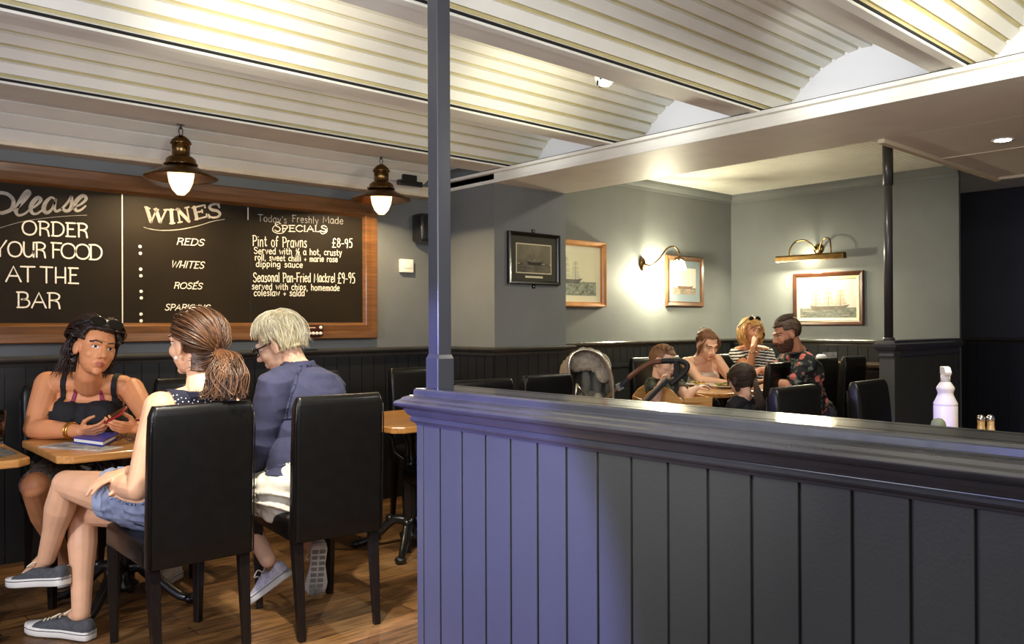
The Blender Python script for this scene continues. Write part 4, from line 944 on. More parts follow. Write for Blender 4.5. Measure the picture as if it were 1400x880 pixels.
MB().ball(P(817, 543, 5.33), (.035, .03, .03), n=14).build('bumper_bar', mat('pad_pale', (150, 146, 132), .7), t, True)
MB().tube([P(789, 524, 5.28), P(785.5, 552, 5.28)], .007).tube([P(790, 526, 5.28), P(799, 540, 5.3)], .006).build('side_strut', M_TUBE, t, True)
hp = [(859, 517), (866, 511), (875, 504.5), (889.5, 496.5), (904, 493.5)]; hp2 = [(904, 493.5), (919, 493), (933, 494), (939.5, 499), (937, 507), (928, 516), (916, 526)]
H1 = smooth_path([P(u, v, 5.32-.012*i) for i, (u, v) in enumerate(hp)], 6); H2 = smooth_path([P(u, v, 5.27-.008*i) for i, (u, v) in enumerate(hp2)], 6)
MB().tube(H1, .017, n=14).build('handle_grip', mat('brown_leather', (96, 58, 38), .4, var=.1, vscale=30), t, True)
MB().tube(H2, .018, n=14).build('handle_bar', mat('black_foam', (26, 25, 26), .6), t, True)
MB().bar(P(924, 492, 5.24), P(925, 533, 5.26), .026, .03, w1=.03).build('hinge_post', mat('black_foam', (26, 25, 26), .6), t, True, bevel=.004)
MB().bar(P(826, 548, 5.36), P(846, 528, 5.34), .03, .03).build('frame_tube', mat('bronze_tube', (120, 96, 60), .3, metal=1), t, True, bevel=.006)
MB().bar(P(844.5, 524, 5.335), P(849, 533, 5.335), .02, .04).build('clamp', M_STEEL, t, True, bevel=.003)
MB().bar(P(847, 528, 5.34), P(861, 515.5, 5.32), .03, .03).build('lower_arm', mat('black_foam', (26, 25, 26), .6), t, True, bevel=.006)
MB().bar(P(879, 553, 5.22), P(913, 518, 5.22), .032, .03).build('folding_bar', mat('black_foam', (26, 25, 26), .6), t, True, bevel=.006)
MB().bar(P(876.5, 552, 5.20), P(910.5, 517, 5.20), .006, .01).build('bar_edge', M_TUBE, t, True)
a0 = P(826, 548, 5.36)
for dx, dy in ((-.2, -.12), (.22, -.12), (-.2, .3), (.22, .3)):
    w = V((c.x+dx, c.y+dy, .1))
    wl = MB().lathe([(.0, -.018), (.03, -.018), (.075, -.014), (.1, -.02), (.1, .02), (.075, .014), (.03, .018), (0, .018)], n=28, M=Matrix.Rotation(PI/2, 4, 'X')).build('wheel', mat('tyre', (24, 24, 25), .7), t)
    wl.location = w-V((c.x, c.y, 0))
    MB().tube([w, V((c.x, c.y, .42))+V((dx*.5, dy*.3, 0)), V((c.x+dx*.3, c.y+.05, .6))], .011).build('chassis_tube', M_TUBE, t, True)
MB().box((c.x-.14, c.y-.08, .56), (c.x+.14, c.y+.22, .74), bev=.04).build('seat_base', mat('seat_charcoal', (52, 52, 50), .85), t, True)
# ================================================================== people
def nv(v): return np.array(tuple(v), float)
class Body:
    def __init__(s): s.pr = []; s.mb = MB()
    def cap(s, tg, p0, p1, r0, r1, n=14):
        p0 = V(p0); p1 = V(p1); s.pr.append((tg, 'c', nv(p0), nv(p1), r0, r1))
        d = p1-p0; L = d.length
        if L < 1e-6: d = V((0, 0, 1)); L = 1e-6
        d = d/L; a = d.orthogonal().normalized(); b = d.cross(a); pts = []; R = []
        for k in range(6): t = -PI/2+PI/2*k/6; pts.append(p0+d*r0*math.sin(t)); R.append(max(1e-4, r0*math.cos(t)))
        pts.append(p0); R.append(r0); pts.append(p1); R.append(r1)
        for k in range(1, 7): t = PI/2*k/6; pts.append(p1+d*r1*math.sin(t)); R.append(max(1e-4, r1*math.cos(t)))
        vs = [q+(a*math.cos(2*PI*k/n)+b*math.sin(2*PI*k/n))*r for q, r in zip(pts, R) for k in range(n)]; K = len(pts)
        fs = [(i*n+k, i*n+(k+1) % n, (i+1)*n+(k+1) % n, (i+1)*n+k) for i in range(K-1) for k in range(n)]+[tuple(range(n-1, -1, -1)), tuple((K-1)*n+k for k in range(n))]
        s.mb.add(vs, fs)
    def ell(s, tg, c, r, M=None):
        M = M or Matrix.Identity(3); M = M.to_3x3(); s.pr.append((tg, 'e', nv(c), np.array(M), np.array(r, float), 0))
        s.mb.ball(c, tuple(r), n=18, M=M)
    def chain(s, tg, pts, R):
        for i in range(len(pts)-1): s.cap(tg, pts[i], pts[i+1], R[i], R[i+1])
    def bake(s, voxel, it=3):
        me = bpy.data.meshes.new('tmp'); me.from_pydata(s.mb.v, [], s.mb.f); me.update()
        bm = bmesh.new(); bm.from_mesh(me); bmesh.ops.recalc_face_normals(bm, faces=bm.faces); bm.to_mesh(me); bm.free()
        o = bpy.data.objects.new('tmp', me); COL.objects.link(o)
        r = o.modifiers.new('r', 'REMESH'); r.mode = 'VOXEL'; r.voxel_size = voxel; r.use_smooth_shade = True
        if it: sm = o.modifiers.new('s', 'SMOOTH'); sm.factor = .5; sm.iterations = it
        dg = bpy.context.evaluated_depsgraph_get(); dg.update()
        out = bpy.data.meshes.new_from_object(o.evaluated_get(dg)); bpy.data.objects.remove(o); bpy.data.meshes.remove(me)
        s.me = out; n = len(out.vertices); co = np.empty(n*3); out.vertices.foreach_get('co', co); s.co = co.reshape(-1, 3)
        no = np.empty(n*3); out.vertex_normals.foreach_get('vector', no); s.no = no.reshape(-1, 3)
        s.faces = [tuple(p.vertices) for p in out.polygons]
        best = np.full(n, 1e9); s.tag = np.zeros(n, int); s.tags = sorted({p[0] for p in s.pr})
        for p in s.pr:
            if p[1] == 'c':
                ab = p[3]-p[2]; L2 = max(ab@ab, 1e-9); t = np.clip(((s.co-p[2])@ab)/L2, 0, 1)
                d = np.linalg.norm(s.co-p[2]-t[:, None]*ab, axis=1)-(p[4]+(p[5]-p[4])*t)
            else:
                q = (s.co-p[2])@p[3]; d = (np.linalg.norm(q/p[4], axis=1)-1)*p[4].min()
            m = d < best; best[m] = d[m]; s.tag[m] = s.tags.index(p[0])
        return s
    def is_(s, *names):
        ids = [s.tags.index(n) for n in names if n in s.tags]; return np.isin(s.tag, ids)
    def mesh_from(s, mask, off, name, relax=0, folds=0, fscale=18, mat_fn=None, seed=0, offv=None):
        """offset copy of the skin where mask is true: a garment or a cap of hair"""
        keep = [f for f in s.faces if all(mask[i] for i in f)]
        used = sorted({i for f in keep for i in f}); ix = {v: k for k, v in enumerate(used)}
        co = s.co[used].copy(); no = s.no[used]; fs = [tuple(ix[i] for i in f) for f in keep]
        o = np.full(len(used), off, float) if offv is None else offv[used]
        co += no*o[:, None]
        E = {}
        for f in fs:
            for a, b in zip(f, f[1:]+f[:1]): k = (a, b) if a < b else (b, a); E[k] = E.get(k, 0)+1
        ed = np.array(list(E.keys()), int).reshape(-1, 2); cnt = np.array(list(E.values()))
        bd = ed[cnt == 1]; isb = np.zeros(len(used), bool); isb[bd.ravel()] = True
        def lap(edges, iters, sel, f=.5):
            nonlocal co
            for _ in range(iters):
                acc = np.zeros_like(co); c = np.zeros(len(co))
                np.add.at(acc, edges[:, 0], co[edges[:, 1]]); np.add.at(acc, edges[:, 1], co[edges[:, 0]])
                np.add.at(c, edges[:, 0], 1); np.add.at(c, edges[:, 1], 1)
                m = sel & (c > 0); co[m] += f*(acc[m]/c[m, None]-co[m])
        if len(bd): lap(bd, 6, isb)
        if relax: lap(ed, relax, ~isb)
        if folds:
            for i in range(len(co)):
                q = V(co[i])*fscale+V((seed*3.1, seed, 0)); a = noise.noise(V((q.x*.6, q.y*.6, q.z*1.5)))
                co[i] += no[i]*folds*(1-min(1, abs(a)*2.6))
        me = bpy.data.meshes.new(name); me.from_pydata([tuple(c) for c in co], [], fs)
        me.polygons.foreach_set('use_smooth', [True]*len(fs)); me.update()
        if mat_fn is not None:
            ctr = np.array([co[list(f)].mean(0) for f in fs]); me.polygons.foreach_set('material_index', mat_fn(ctr).astype(int))
        return me
def garment(b, root, name, m, mask, off, thick=None, **kw):
    me = b.mesh_from(mask, off, name, **kw); o = link(name, me, m, root, True)
    s = o.modifiers.new('thick', 'SOLIDIFY'); s.thickness = thick or off*.9; s.offset = -1
    return o
class Head:
    """local axes: x to the person's right, y out of the face, z up; origin mid head"""
    def __init__(s, c, fwd, up, sc=1.0):
        f = V(fwd).normalized(); u = V(up); u = (u-f*u.dot(f)).normalized(); x = f.cross(u)
        s.M = Matrix(((x.x, f.x, u.x, c[0]), (x.y, f.y, u.y, c[1]), (x.z, f.z, u.z, c[2]), (0, 0, 0, 1))); s.sc = sc; s.R = s.M.to_3x3(); s.Mi = s.M.inverted()
    def w(s, x, y, z): return s.M @ (V((x, y, z))*s.sc)
    def loc(s, co):
        M = np.array(s.Mi); return (co@M[:3, :3].T+M[:3, 3])/s.sc
    def add(s, b, neck=None, child=False, beard=False, heavy=1.0):
        k = s.sc; e = lambda c, r, M=None, t='head': b.ell(t, s.w(*c), tuple(q*k for q in r), s.R @ (M.to_3x3() if M else Matrix.Identity(3)))
        c = lambda p, q, r0, r1, t='head': b.cap(t, s.w(*p), s.w(*q), r0*k, r1*k)
        e((0, -.014, .03), (.075, .094, .084)); e((0, .022, -.028), (.060*heavy, .070, .086)); e((0, .03, -.07), (.046*heavy, .05, .042))
        e((0, .064, -.099), (.021, .019, .017))
        for sg in (-1, 1):
            e((sg*.034, .052, -.028), (.027, .030, .028)); e((sg*.077, -.006, -.012), (.009, .021, .032), Matrix.Rotation(sg*.25, 3, 'Z'), 'ear')
            e((sg*.031, .0685, .004), (.0145, .0135, .0115)); e((sg*.013, .092, -.036), (.009, .011, .008))
        c((0, .084, .012), (0, .1085, -.030), .008, .0125)
        c((-.038, .078, .024), (0, .090, .021), .010, .009); c((.038, .078, .024), (0, .090, .021), .010, .009)
        c((-.019, .081, -.0635), (0, .0885, -.061), .0065, .0075); c((.019, .081, -.0635), (0, .0885, -.061), .0065, .0075)
        c((-.016, .080, -.0725), (0, .0865, -.0735), .0065, .008); c((.016, .080, -.0725), (0, .0865, -.0735), .0065, .008)
        if neck is not None:
            r = .040 if child else .053
            b.chain('neck', [s.w(0, -.025, -.05), V(s.w(0, -.03, -.10))*.5+(V(s.w(0, -.03, -.10))+V(neck))*.25, V(neck)], [r*k, r*k*.98, r*1.12*k])
    def paint(s, ctr, tg_head):
        """0 skin 1 lip 2 eye white 3 iris 4 brow"""
        q = s.loc(ctr); x, y, z = np.abs(q[:, 0]), q[:, 1], q[:, 2]; m = np.zeros(len(q), int); f = (y > .05) & tg_head
        m[f & (x < .021-(np.abs(z+.067)*.8)) & (np.abs(z+.0675) < .0095) & (y > .078)] = 1
        ex = (x-.031)/.0135; lid = .0062*np.sqrt(np.clip(1-ex*ex, 0, 1)); m[f & (np.abs(ex) < 1) & (np.abs(z-.003) < lid) & (y > .06)] = 2
        m[f & ((x-.031)**2+(z-.0035)**2 < .0058**2)] = 3
        m[f & (np.abs(ex) < 1.05) & (z-.003 > lid*.9) & (z-.003 < lid*.9+.0022)] = 4
        bz = .023+.006*np.clip((x-.012)/.025, 0, 1)-.007*np.clip((x-.036)/.014, 0, 1)
        m[f & (x > .010) & (x < .050) & (np.abs(z-bz) < .0034)] = 4
        return m
def skin_mats(nm, skin, lip, iris, brow):
    return [mat(nm+'_skin', skin, .48, var=.035, vscale=14, bump=.04, bscale=400), mat(nm+'_lip', lip, .4), mat('eye_white', (222, 216, 210), .25), mat(nm+'_iris', iris, .15), mat(nm+'_brow', brow, .7)]
def hand(b, tg, wrist, d, n, side, curl=(.5, .6, .4), k=1.0, thumb=.3, spread=.09):
    d = V(d).normalized(); n = V(n); n = (n-d*n.dot(d)).normalized(); t = d.cross(n)*side; w = V(wrist)
    for i, (o, L) in enumerate(((.031, .086), (.0105, .091), (-.0105, .087), (-.030, .078))):
        kn = w+d*L*k+t*o*k; b.cap(tg, w+t*o*.55*k+d*.012*k, kn, .0155*k, .0115*k)
        dd = (d+t*o*spread*18*k).normalized(); a = 0; p = kn
        ln = ((.042, .025, .02), (.046, .029, .022), (.043, .027, .021), (.034, .02, .018))[i]
        r = (.0092, .0096, .009, .008)[i]
        for j in range(3):
            a += curl[j]*(1+.08*i); v = dd*math.cos(a)+n*math.sin(a); e = p+v*ln[j]*k; b.cap(tg, p, e, (r-.0007*j)*k, (r-.0007*(j+1))*k, n=10); p = e
    p = w+d*.022*k+t*.024*k+n*.006*k
    for j, (c, r0, r1) in enumerate((((.62, .66, .25+thumb*.4), .0145, .0125), ((.86, .30-thumb*.3, .30+thumb*.5), .0115, .0102), ((.92, .08-thumb*.4, .32+thumb*.5), .0102, .0085))):
        v = (d*c[0]+t*c[1]+n*c[2]).normalized(); e = p+v*(.046, .034, .026)[j]*k; b.cap(tg, p, e, r0*k, r1*k, n=10); p = e
def arm(b, tg, sh, el, wr, k=1.0, fat=1.0):
    sh, el, wr = V(sh), V(el), V(wr); f = k*fat
    b.chain(tg+'_up', [sh, sh.lerp(el, .45), el], [.053*f, .048*f, .038*f])
    b.chain(tg+'_fore', [el, el.lerp(wr, .3), wr], [.038*f, .040*f, .026*k])
def torso(b, pel, che, nk, rs, ls, k=1.0, fat=1.0, bust=0):
    pel, che, nk, rs, ls = map(V, (pel, che, nk, rs, ls)); lat = (rs-ls).normalized(); up = (che-pel).normalized(); fw = up.cross(lat).normalized(); lat2 = fw.cross(up)
    R = Matrix((lat2, fw, up)).transposed(); up2 = (nk-che).normalized(); R2 = Matrix((lat, up2.cross(lat).normalized(), lat.cross(up2.cross(lat).normalized()))).transposed()
    b.ell('hips', pel, (.17*k*fat, .125*k*fat, .12*k), R); mid = pel.lerp(che, .5)
    b.ell('waist', mid, (.142*k*fat, .108*k*fat, .16*k), R); b.ell('chest', che, (.152*k*fat, .108*k*fat, .15*k), R)
    sw = (rs-ls).length
    b.ell('chest', che.lerp((rs+ls)/2, .6), (sw*.46, .088*k, .10*k), R2)
    b.cap('chest', rs.lerp(ls, .08), ls.lerp(rs, .08), .052*k, .052*k)
    for q in (rs, ls): b.cap('chest', nk-(nk-(rs+ls)/2)*.25, q.lerp(nk, .2), .05*k, .05*k)
    if bust:
        for sg in (-1, 1): b.ell('chest', che.lerp((rs+ls)/2, .15)+lat*sg*.072*k+fw*.082*k*fat, (.066*bust*k, .058*bust*k, .066*bust*k), R)
    return lat, fw, up
def leg(b, tg, hip, kn, an, k=1.0, fat=1.0):
    hip, kn, an = V(hip), V(kn), V(an)
    b.chain(tg+'_thigh', [hip, hip.lerp(kn, .5), kn], [.092*k*fat, .076*k*fat, .054*k])
    d = (an-kn); s = kn.lerp(an, .32)
    b.chain(tg+'_shin', [kn, s, kn.lerp(an, .6), an], [.053*k, .054*k*fat, .044*k, .035*k])
def finish(b, name, root, mats, head, voxel, it=3):
    b.bake(voxel, it)
    ctr = np.array([b.co[list(f)].mean(0) for f in b.faces]); th = np.array([b.tags[b.tag[f[0]]] == 'head' for f in b.faces])
    b.me.polygons.foreach_set('material_index', head.paint(ctr, th)); b.me.polygons.foreach_set('use_smooth', [True]*len(b.faces)); b.me.name = name
    return link(name, b.me, mats, root, True)
def strands(root, name, m, curves, r, n=5, seed=1):
    mb = MB(); cols = []
    rd = random.Random(seed)
    for c in curves:
        K = len(c)
        if K < 2: continue
        rr = [r*(.6+.7*rd.random())]*1; R = [rr[0]*max(.25, min(1, 4*i/(K-1)+.3, 3*(1-i/(K-1))+.2)) for i in range(K)]
        k0 = len(mb.v); mb.tube(c, R, n=n); col = rd.random(); cols += [col]*(len(mb.v)-k0)
    me = bpy.data.meshes.new(name); me.from_pydata(mb.v, [], mb.f); me.polygons.foreach_set('use_smooth', [True]*len(mb.f))
    at = me.attributes.new('tone', 'FLOAT', 'POINT'); at.data.foreach_set('value', cols); me.update()
    return link(name, me, m, root, True)
def hairmat(nm, c1, c2, rough=.38): return mat(nm, c1, rough, rgb2=c2, attr='tone')
def person(label, loc, group=None): return thing('person', label, 'person', loc, 0, group)
def shoe(root, name, heel, toe, up, upper, sole, lace=None, k=1.0, tread=None):
    heel, toe = V(heel), V(toe); L = (toe-heel).length; d = (toe-heel)/L; u = V(up); u = (u-d*u.dot(d)).normalized(); x = d.cross(u)
    M = Matrix(((x.x, d.x, u.x, heel.x), (x.y, d.y, u.y, heel.y), (x.z, d.z, u.z, heel.z), (0, 0, 0, 1)))
    prof = [(0, .020), (.02, .028), (.08, .032), (.2, .031), (.38, .029), (.55, .037), (.72, .045), (.85, .043), (.94, .032), (.99, .014), (1.0, .004)]
    def outline(sc, off=0): return [(w*sc*k+off, a*L) for a, w in prof]+[(-w*sc*k-off, a*L) for a, w in prof[::-1]]
    mb = MB(); o = outline(1.0, .003); n = len(o); vs = []
    for z, e in ((0, -.003), (.004, 0), (.031, 0), (.034, -.002)): vs += [M @ V((px+(e if px > 0 else -e), py, z+.006*max(0, (py/L-.8)/.2))) for px, py in o]
    fs = [(i*n+q, i*n+(q+1) % n, (i+1)*n+(q+1) % n, (i+1)*n+q) for i in range(3) for q in range(n)]+[tuple(range(n-1, -1, -1)), tuple(3*n+q for q in range(n))]
    mb.add(vs, fs, 0, True); so = mb.build(name, sole, root, True)
    n2 = len(o); ob = outline(1.0, .0042); mb = MB(); mb.add([M @ V((px, py, z+.006*max(0, (py/L-.8)/.2))) for z in (.0245, .0275) for px, py in ob], [(q, (q+1) % n2, n2+(q+1) % n2, n2+q) for q in range(n2)], 0, True)
    if lace is not None: mb.build('sole_stripe', M_GAP, so)
    if tread:
        mb = MB()
        for i in range(8):
            for sx in (-1, 1):
                a = .08+i*.11; mb.box((sx*.004*k, a*L, -.004), (sx*.028*k, a*L+.018, .001), M=M)
        mb.build('tread', tread, so)
    top = [(0, .075), (.06, .082), (.15, .072), (.28, .066), (.40, .078), (.52, .074), (.66, .058), (.8, .046), (.92, .04), (.985, .030)]
    mb = MB(); vs = []; N = 15
    for a, h in top:
        w = np.interp(a, [p[0] for p in prof], [p[1] for p in prof])*k
        for q in range(N):
            t = PI*q/(N-1); c, s = math.cos(t), math.sin(t); vs.append(M @ V((w*np.sign(c)*abs(c)**.62, a*L, .02+(h*k-.02)*s**.7)))
    fs = [(i*N+q, i*N+q+1, (i+1)*N+q+1, (i+1)*N+q) for i in range(len(top)-1) for q in range(N-1)]
    fs += [tuple(range(N)), tuple((len(top)-1)*N+q for q in range(N-1, -1, -1))]
    mb.add(vs, fs, 0, True); mb.build('shoe_upper', upper, so)
    mb = MB()
    for a in (.86,):
        vs = []
        for i, a in enumerate((.80, .86, .92, .965, .99)):
            w = np.interp(a, [p[0] for p in prof], [p[1] for p in prof])*k+.001; h = np.interp(a, [p[0] for p in top], [p[1] for p in top])*k+.0015
            for q in range(N):
                t = PI*q/(N-1); c, s = math.cos(t), math.sin(t); vs.append(M @ V((w*np.sign(c)*abs(c)**.62, a*L+.001, .02+(h-.02)*s**.7)))
        mb.add(vs, [(i*N+q, i*N+q+1, (i+1)*N+q+1, (i+1)*N+q) for i in range(4) for q in range(N-1)]+[tuple(4*N+q for q in range(N))], 0, True)
    mb.build('toe_cap', sole, so)
    if lace:
        mb = MB()
        for i in range(5):
            a = .46+i*.06; h = np.interp(a, [p[0] for p in top], [p[1] for p in top])*k
            mb.tube([M @ V((-.022*k, a*L, h*.86)), M @ V((0, (a+.02)*L, h+.005)), M @ V((.022*k, a*L, h*.86))], .0032, n=6)
        for sg in (-1, 1):
            mb.tube(smooth_path([M @ V((0, .44*L, .082*k)), M @ V((sg*.03, .40*L, .10*k)), M @ V((sg*.045, .48*L, .085*k)), M @ V((sg*.02, .5*L, .08*k))], 5), .003, n=6)
        mb.build('laces', lace, so)
    return so
def ring(root, name, c, ax, r, rr, m, flat=1):
    ax = V(ax).normalized(); a = ax.orthogonal().normalized(); b = ax.cross(a)
    return MB().tube([V(c)+(a*math.cos(2*PI*k/24)+b*math.sin(2*PI*k/24))*r for k in range(24)], rr, n=8, closed=True).build(name, m, root, True)
def slerp_path(H, p0, p1, n=9, lift=.0, r0=None):
    """curve over the skull from local p0 to local p1"""
    c = V((0, -.014, .012)); a = V(p0)-c; b = V(p1)-c; out = []
    ra, rb = a.length, b.length; a = a/ra; b = b/rb; om = math.acos(max(-1, min(1, a.dot(b)))); so = math.sin(om) or 1e-6
    for i in range(n):
        t = i/(n-1); d = (a*math.sin((1-t)*om)+b*math.sin(t*om))/so if om > 1e-4 else a
        out.append(H.w(*(c+d*(ra+(rb-ra)*t+lift*math.sin(PI*t)))))
    return out
def scalp(H, d, extra=.0):
    """point on the skull (local) in direction d"""
    d = V(d).normalized(); r = (.075+extra, .094+extra, .084+extra); c = V((0, -.014, .03))
    q = V((d.x/r[0], d.y/r[1], d.z/r[2])); return c+d/q.length
# ------------------------------------------------------------------ woman in the black tank top
rd = random.Random(3)
root = person('woman in a black tank top with sunglasses on her dark hair, holding a phone', (1.10, 4.3, 0))
b = Body()
hc = P(131, 476, 3.86); tocam = -(ray(131, 476)).normalized()
fw = tocam*.86+RGT*.42+UPV*(-.02); upw = UPV*.96+RGT*.30
H = Head(hc, fw, upw, 1.08)
nk = P(122, 524, 3.95); rs = P(70, 522, 3.98); ls = P(176, 528, 4.04); che = P(122, 575, 4.06); pel = V((1.10, 4.42, .57))
torso(b, pel, che, nk, rs, ls, 1.05, 1.12, bust=1.12)
H.add(b, nk, heavy=1.10)
re, le = P(46, 586, 3.86), P(203, 572, 3.92); rw, lw = P(110, 589, 3.75), P(187, 585, 3.75)
b.ell('chest', che.lerp((rs+ls)/2, .12)-FWD*.085, (.15, .06, .085), Matrix((RGT, FWD, UPV)).transposed()); b.ell('chest', che-FWD*.07-UPV*.05, (.16, .08, .10), Matrix((RGT, FWD, UPV)).transposed())
arm(b, 'r', P(66, 525, 3.98), re, rw, 1.08, 1.1); arm(b, 'l', P(180, 532, 4.04), le, lw, 1.05, 1.05)
hand(b, 'hand', rw, P(146, 587, 3.72)-rw, FWD*.6+UPV*.6, 1, curl=(.25, .5, .5), k=.84, thumb=.1)
hand(b, 'hand', lw, P(150, 583, 3.66)-lw, FWD*.8+UPV*.35, -1, curl=(.25, .5, .5), k=.84, thumb=.1)
leg(b, 'r', V((1.02, 4.38, .55)), P(47, 664, 3.52), P(88, 770, 4.12), 1.05, 1.12)
leg(b, 'l', V((1.19, 4.38, .55)), V((1.37, 4.0, .58)), V((1.48, 4.18, .10)), 1.05, 1.05)
skW = skin_mats('tan', (204, 138, 94), (168, 92, 76), (52, 34, 24), (34, 22, 18))
body = finish(b, 'body', root, skW, H, .0042, 3)
up = V((0, 0, 1)); q = b.co
latv = nv((rs-ls).normalized()); chv = nv(che); rel = q-nv(nk); side = rel@latv; h = q[:, 2]-nk.z
tor = b.is_('chest', 'waist', 'hips', 'neck'); chst = b.is_('chest')
fwd_t = nv(V((rs-ls).normalized()).cross(V((0, 0, 1)))); front = -(q-chv)@fwd_t
neckline = -.128+.9*np.clip(np.abs(side)-.075, 0, 1)
strap = (np.abs(np.abs(side)-.112) < .014) & (h > -.14)
garment(b, root, 'tank_top', mat('black_cotton', (20, 20, 24), .8, bump=.1, bscale=300), tor & (((h < -.088-.0*side) & (np.abs(side) < .135)) | ((h < -.125) & (np.abs(side) < .195)) | strap | ((h < -.19))), .007, relax=8, folds=.004, fscale=14)
for sg in (-1, 1): garment(b, root, 'bikini_strap', mat('plum_strap', (132, 40, 70), .6), chst & (front > 0) & (h > -.10) & (h < -.02) & (np.abs(sg*side-(.05-.22*(h+.02))) < .011), .0055, relax=1)
garment(b, root, 'shorts', mat('lace_print', (24, 22, 24), .8, rgb2=(150, 140, 128), vscale=55), (b.is_('hips') | ((b.is_('r_thigh', 'l_thigh')) & (np.linalg.norm(q-nv(P(47, 664, 3.52)), axis=1) > .06))) & (q[:, 2] < .74), .008, relax=2)
hl = H.loc(b.co); hm = b.is_('head', 'ear')
fr = hl[:, 1]; capm = b.is_('head') & ((hl[:, 2] > .070+np.clip(-fr*.0, 0, 1)) | ((fr < .038) & (hl[:, 2] > .03)) | ((fr < -.005) & (hl[:, 2] > -.085)))
M_HW = hairmat('dark_hair', (22, 14, 11), (58, 36, 25), .45)
garment(b, root, 'hair', mat('dark_hair_cap', (24, 15, 12), .42, rgb2=(40, 26, 19), vscale=30, stretch=(1, 1, 1), bump=.5, bscale=60), capm, .024, relax=6, folds=.004, fscale=30)
cv = []
for i in range(330):
    a = rd.uniform(-1.25, 1.25); e = rd.uniform(.1, 1.2)
    p0 = scalp(H, (math.sin(a)*math.cos(e), math.cos(a)*math.cos(e)*.9+.1, math.sin(e)), .018)
    if p0.z < .080 and p0.y > .03: continue
    sg = 1 if a > 0 else -1
    p1 = scalp(H, (sg*rd.uniform(.5, 1.2), -1.0, rd.uniform(-.3, .6)), .034); c = slerp_path(H, p0, p1, 7, .02)
    tip = V((sg*rd.uniform(.03, .10), rd.uniform(-.13, -.06), rd.uniform(-.15, -.08))); c2 = [H.w(*tip.lerp(p1, .45)*1.0), H.w(*tip)]
    cv.append(smooth_path(c+c2, 3))
for i in range(150):   # side hair falling to the shoulders
    sg = 1 if i % 3 else -1
    p0 = scalp(H, (sg*1.0, rd.uniform(-.7, -.1), rd.uniform(.1, .9)), .016); p1 = V((sg*rd.uniform(.08, .105), rd.uniform(-.10, -.045), -.05)); p2 = V((sg*rd.uniform(.05, .125), rd.uniform(-.12, -.05), rd.uniform(-.15, -.10)))
    cv.append(smooth_path([H.w(*p0), H.w(*(p0.lerp(p1, .5)+V((sg*.012, 0, 0)))), H.w(*p1), H.w(*p2)], 5))
strands(root, 'hair_strands', M_HW, cv, .0022, seed=2)
mb = MB()
sun = thing_parts = None
sg_root = None
for s_ in (-1, 1):
    c = V((s_*.036, .066, .112)); pts = [H.w(*(c+V((math.cos(a)*.032, -.35*math.sin(a)*.02, math.sin(a)*.02)))) for a in [2*PI*i/22 for i in range(22)]]
    mb.tube(pts, .0032, n=6, closed=True)
    mb.tube(smooth_path([H.w(s_*.066, .062, .116), H.w(s_*.098, .02, .085), H.w(s_*.104, -.03, .055), H.w(s_*.10, -.075, .04)], 5), .003, n=6)
mb.tube([H.w(-.006, .07, .112), H.w(.006, .07, .112)], .003, n=6)
sgo = mb.build('sunglasses', mat('gloss_black', (12, 12, 12), .12, coat=.6), root, True)
mb = MB()
for s_ in (-1, 1):
    c = V((s_*.036, .067, .112)); mb.add([H.w(*(c+V((math.cos(a)*.031, .004-.35*math.sin(a)*.02, math.sin(a)*.019)))) for a in [2*PI*i/22 for i in range(22)]], [tuple(range(22))])
lens = mb.build('lens', mat('dark_lens', (16, 13, 12), .22, coat=.3), sgo); 
WSH = (mat('white_trainer', (206, 202, 196), .7, var=.06, vscale=50), mat('grey_sole', (196, 194, 190), .6))
shoe(root, 'trainer', (1.52, 4.22, .004), (1.33, 4.06, .004), (0, 0, 1), WSH[0], WSH[1], WSH[0], 1.0)
ra = P(88, 770, 4.12); shoe(root, 'trainer', (ra.x+.02, ra.y+.06, .004), (ra.x-.06, ra.y-.17, .004), (0, 0, 1), WSH[0], WSH[1], WSH[0], 1.0)
ring(root, 'bangle', rw.lerp(re, .22), re-rw, .036, .004, mat('gold', (214, 166, 84), .25, metal=1))
ring(root, 'bangle', rw.lerp(re, .17), re-rw, .035, .006, mat('gold', (214, 166, 84), .25, metal=1))
ring(root, 'bracelet', lw.lerp(le, .12), le-lw, .033, .004, mat('red_cord', (120, 30, 24), .6))
c = P(158, 567, 3.68); ph = thing('mobile_phone', 'red cased mobile phone held in the hands of the tank top woman', 'phone', c)
ax = (RGT*.85+UPV*.42-FWD*.25).normalized(); az = (tocam*.45+UPV*.75); az = (az-ax*az.dot(ax)).normalized(); ay = az.cross(ax)
Mp = Matrix(((ax.x, ay.x, az.x, c.x), (ax.y, ay.y, az.y, c.y), (ax.z, ay.z, az.z, c.z), (0, 0, 0, 1)))
MB().box((-.052, -.032, -.006), (.052, .032, .004), M=Mp, bev=.004).build('case', mat('phone_red', (150, 34, 26), .3), ph, True)
MB().box((-.048, -.028, .004), (.048, .028, .006), M=Mp).build('screen', mat('phone_glass', (14, 14, 16), .08), ph, True)
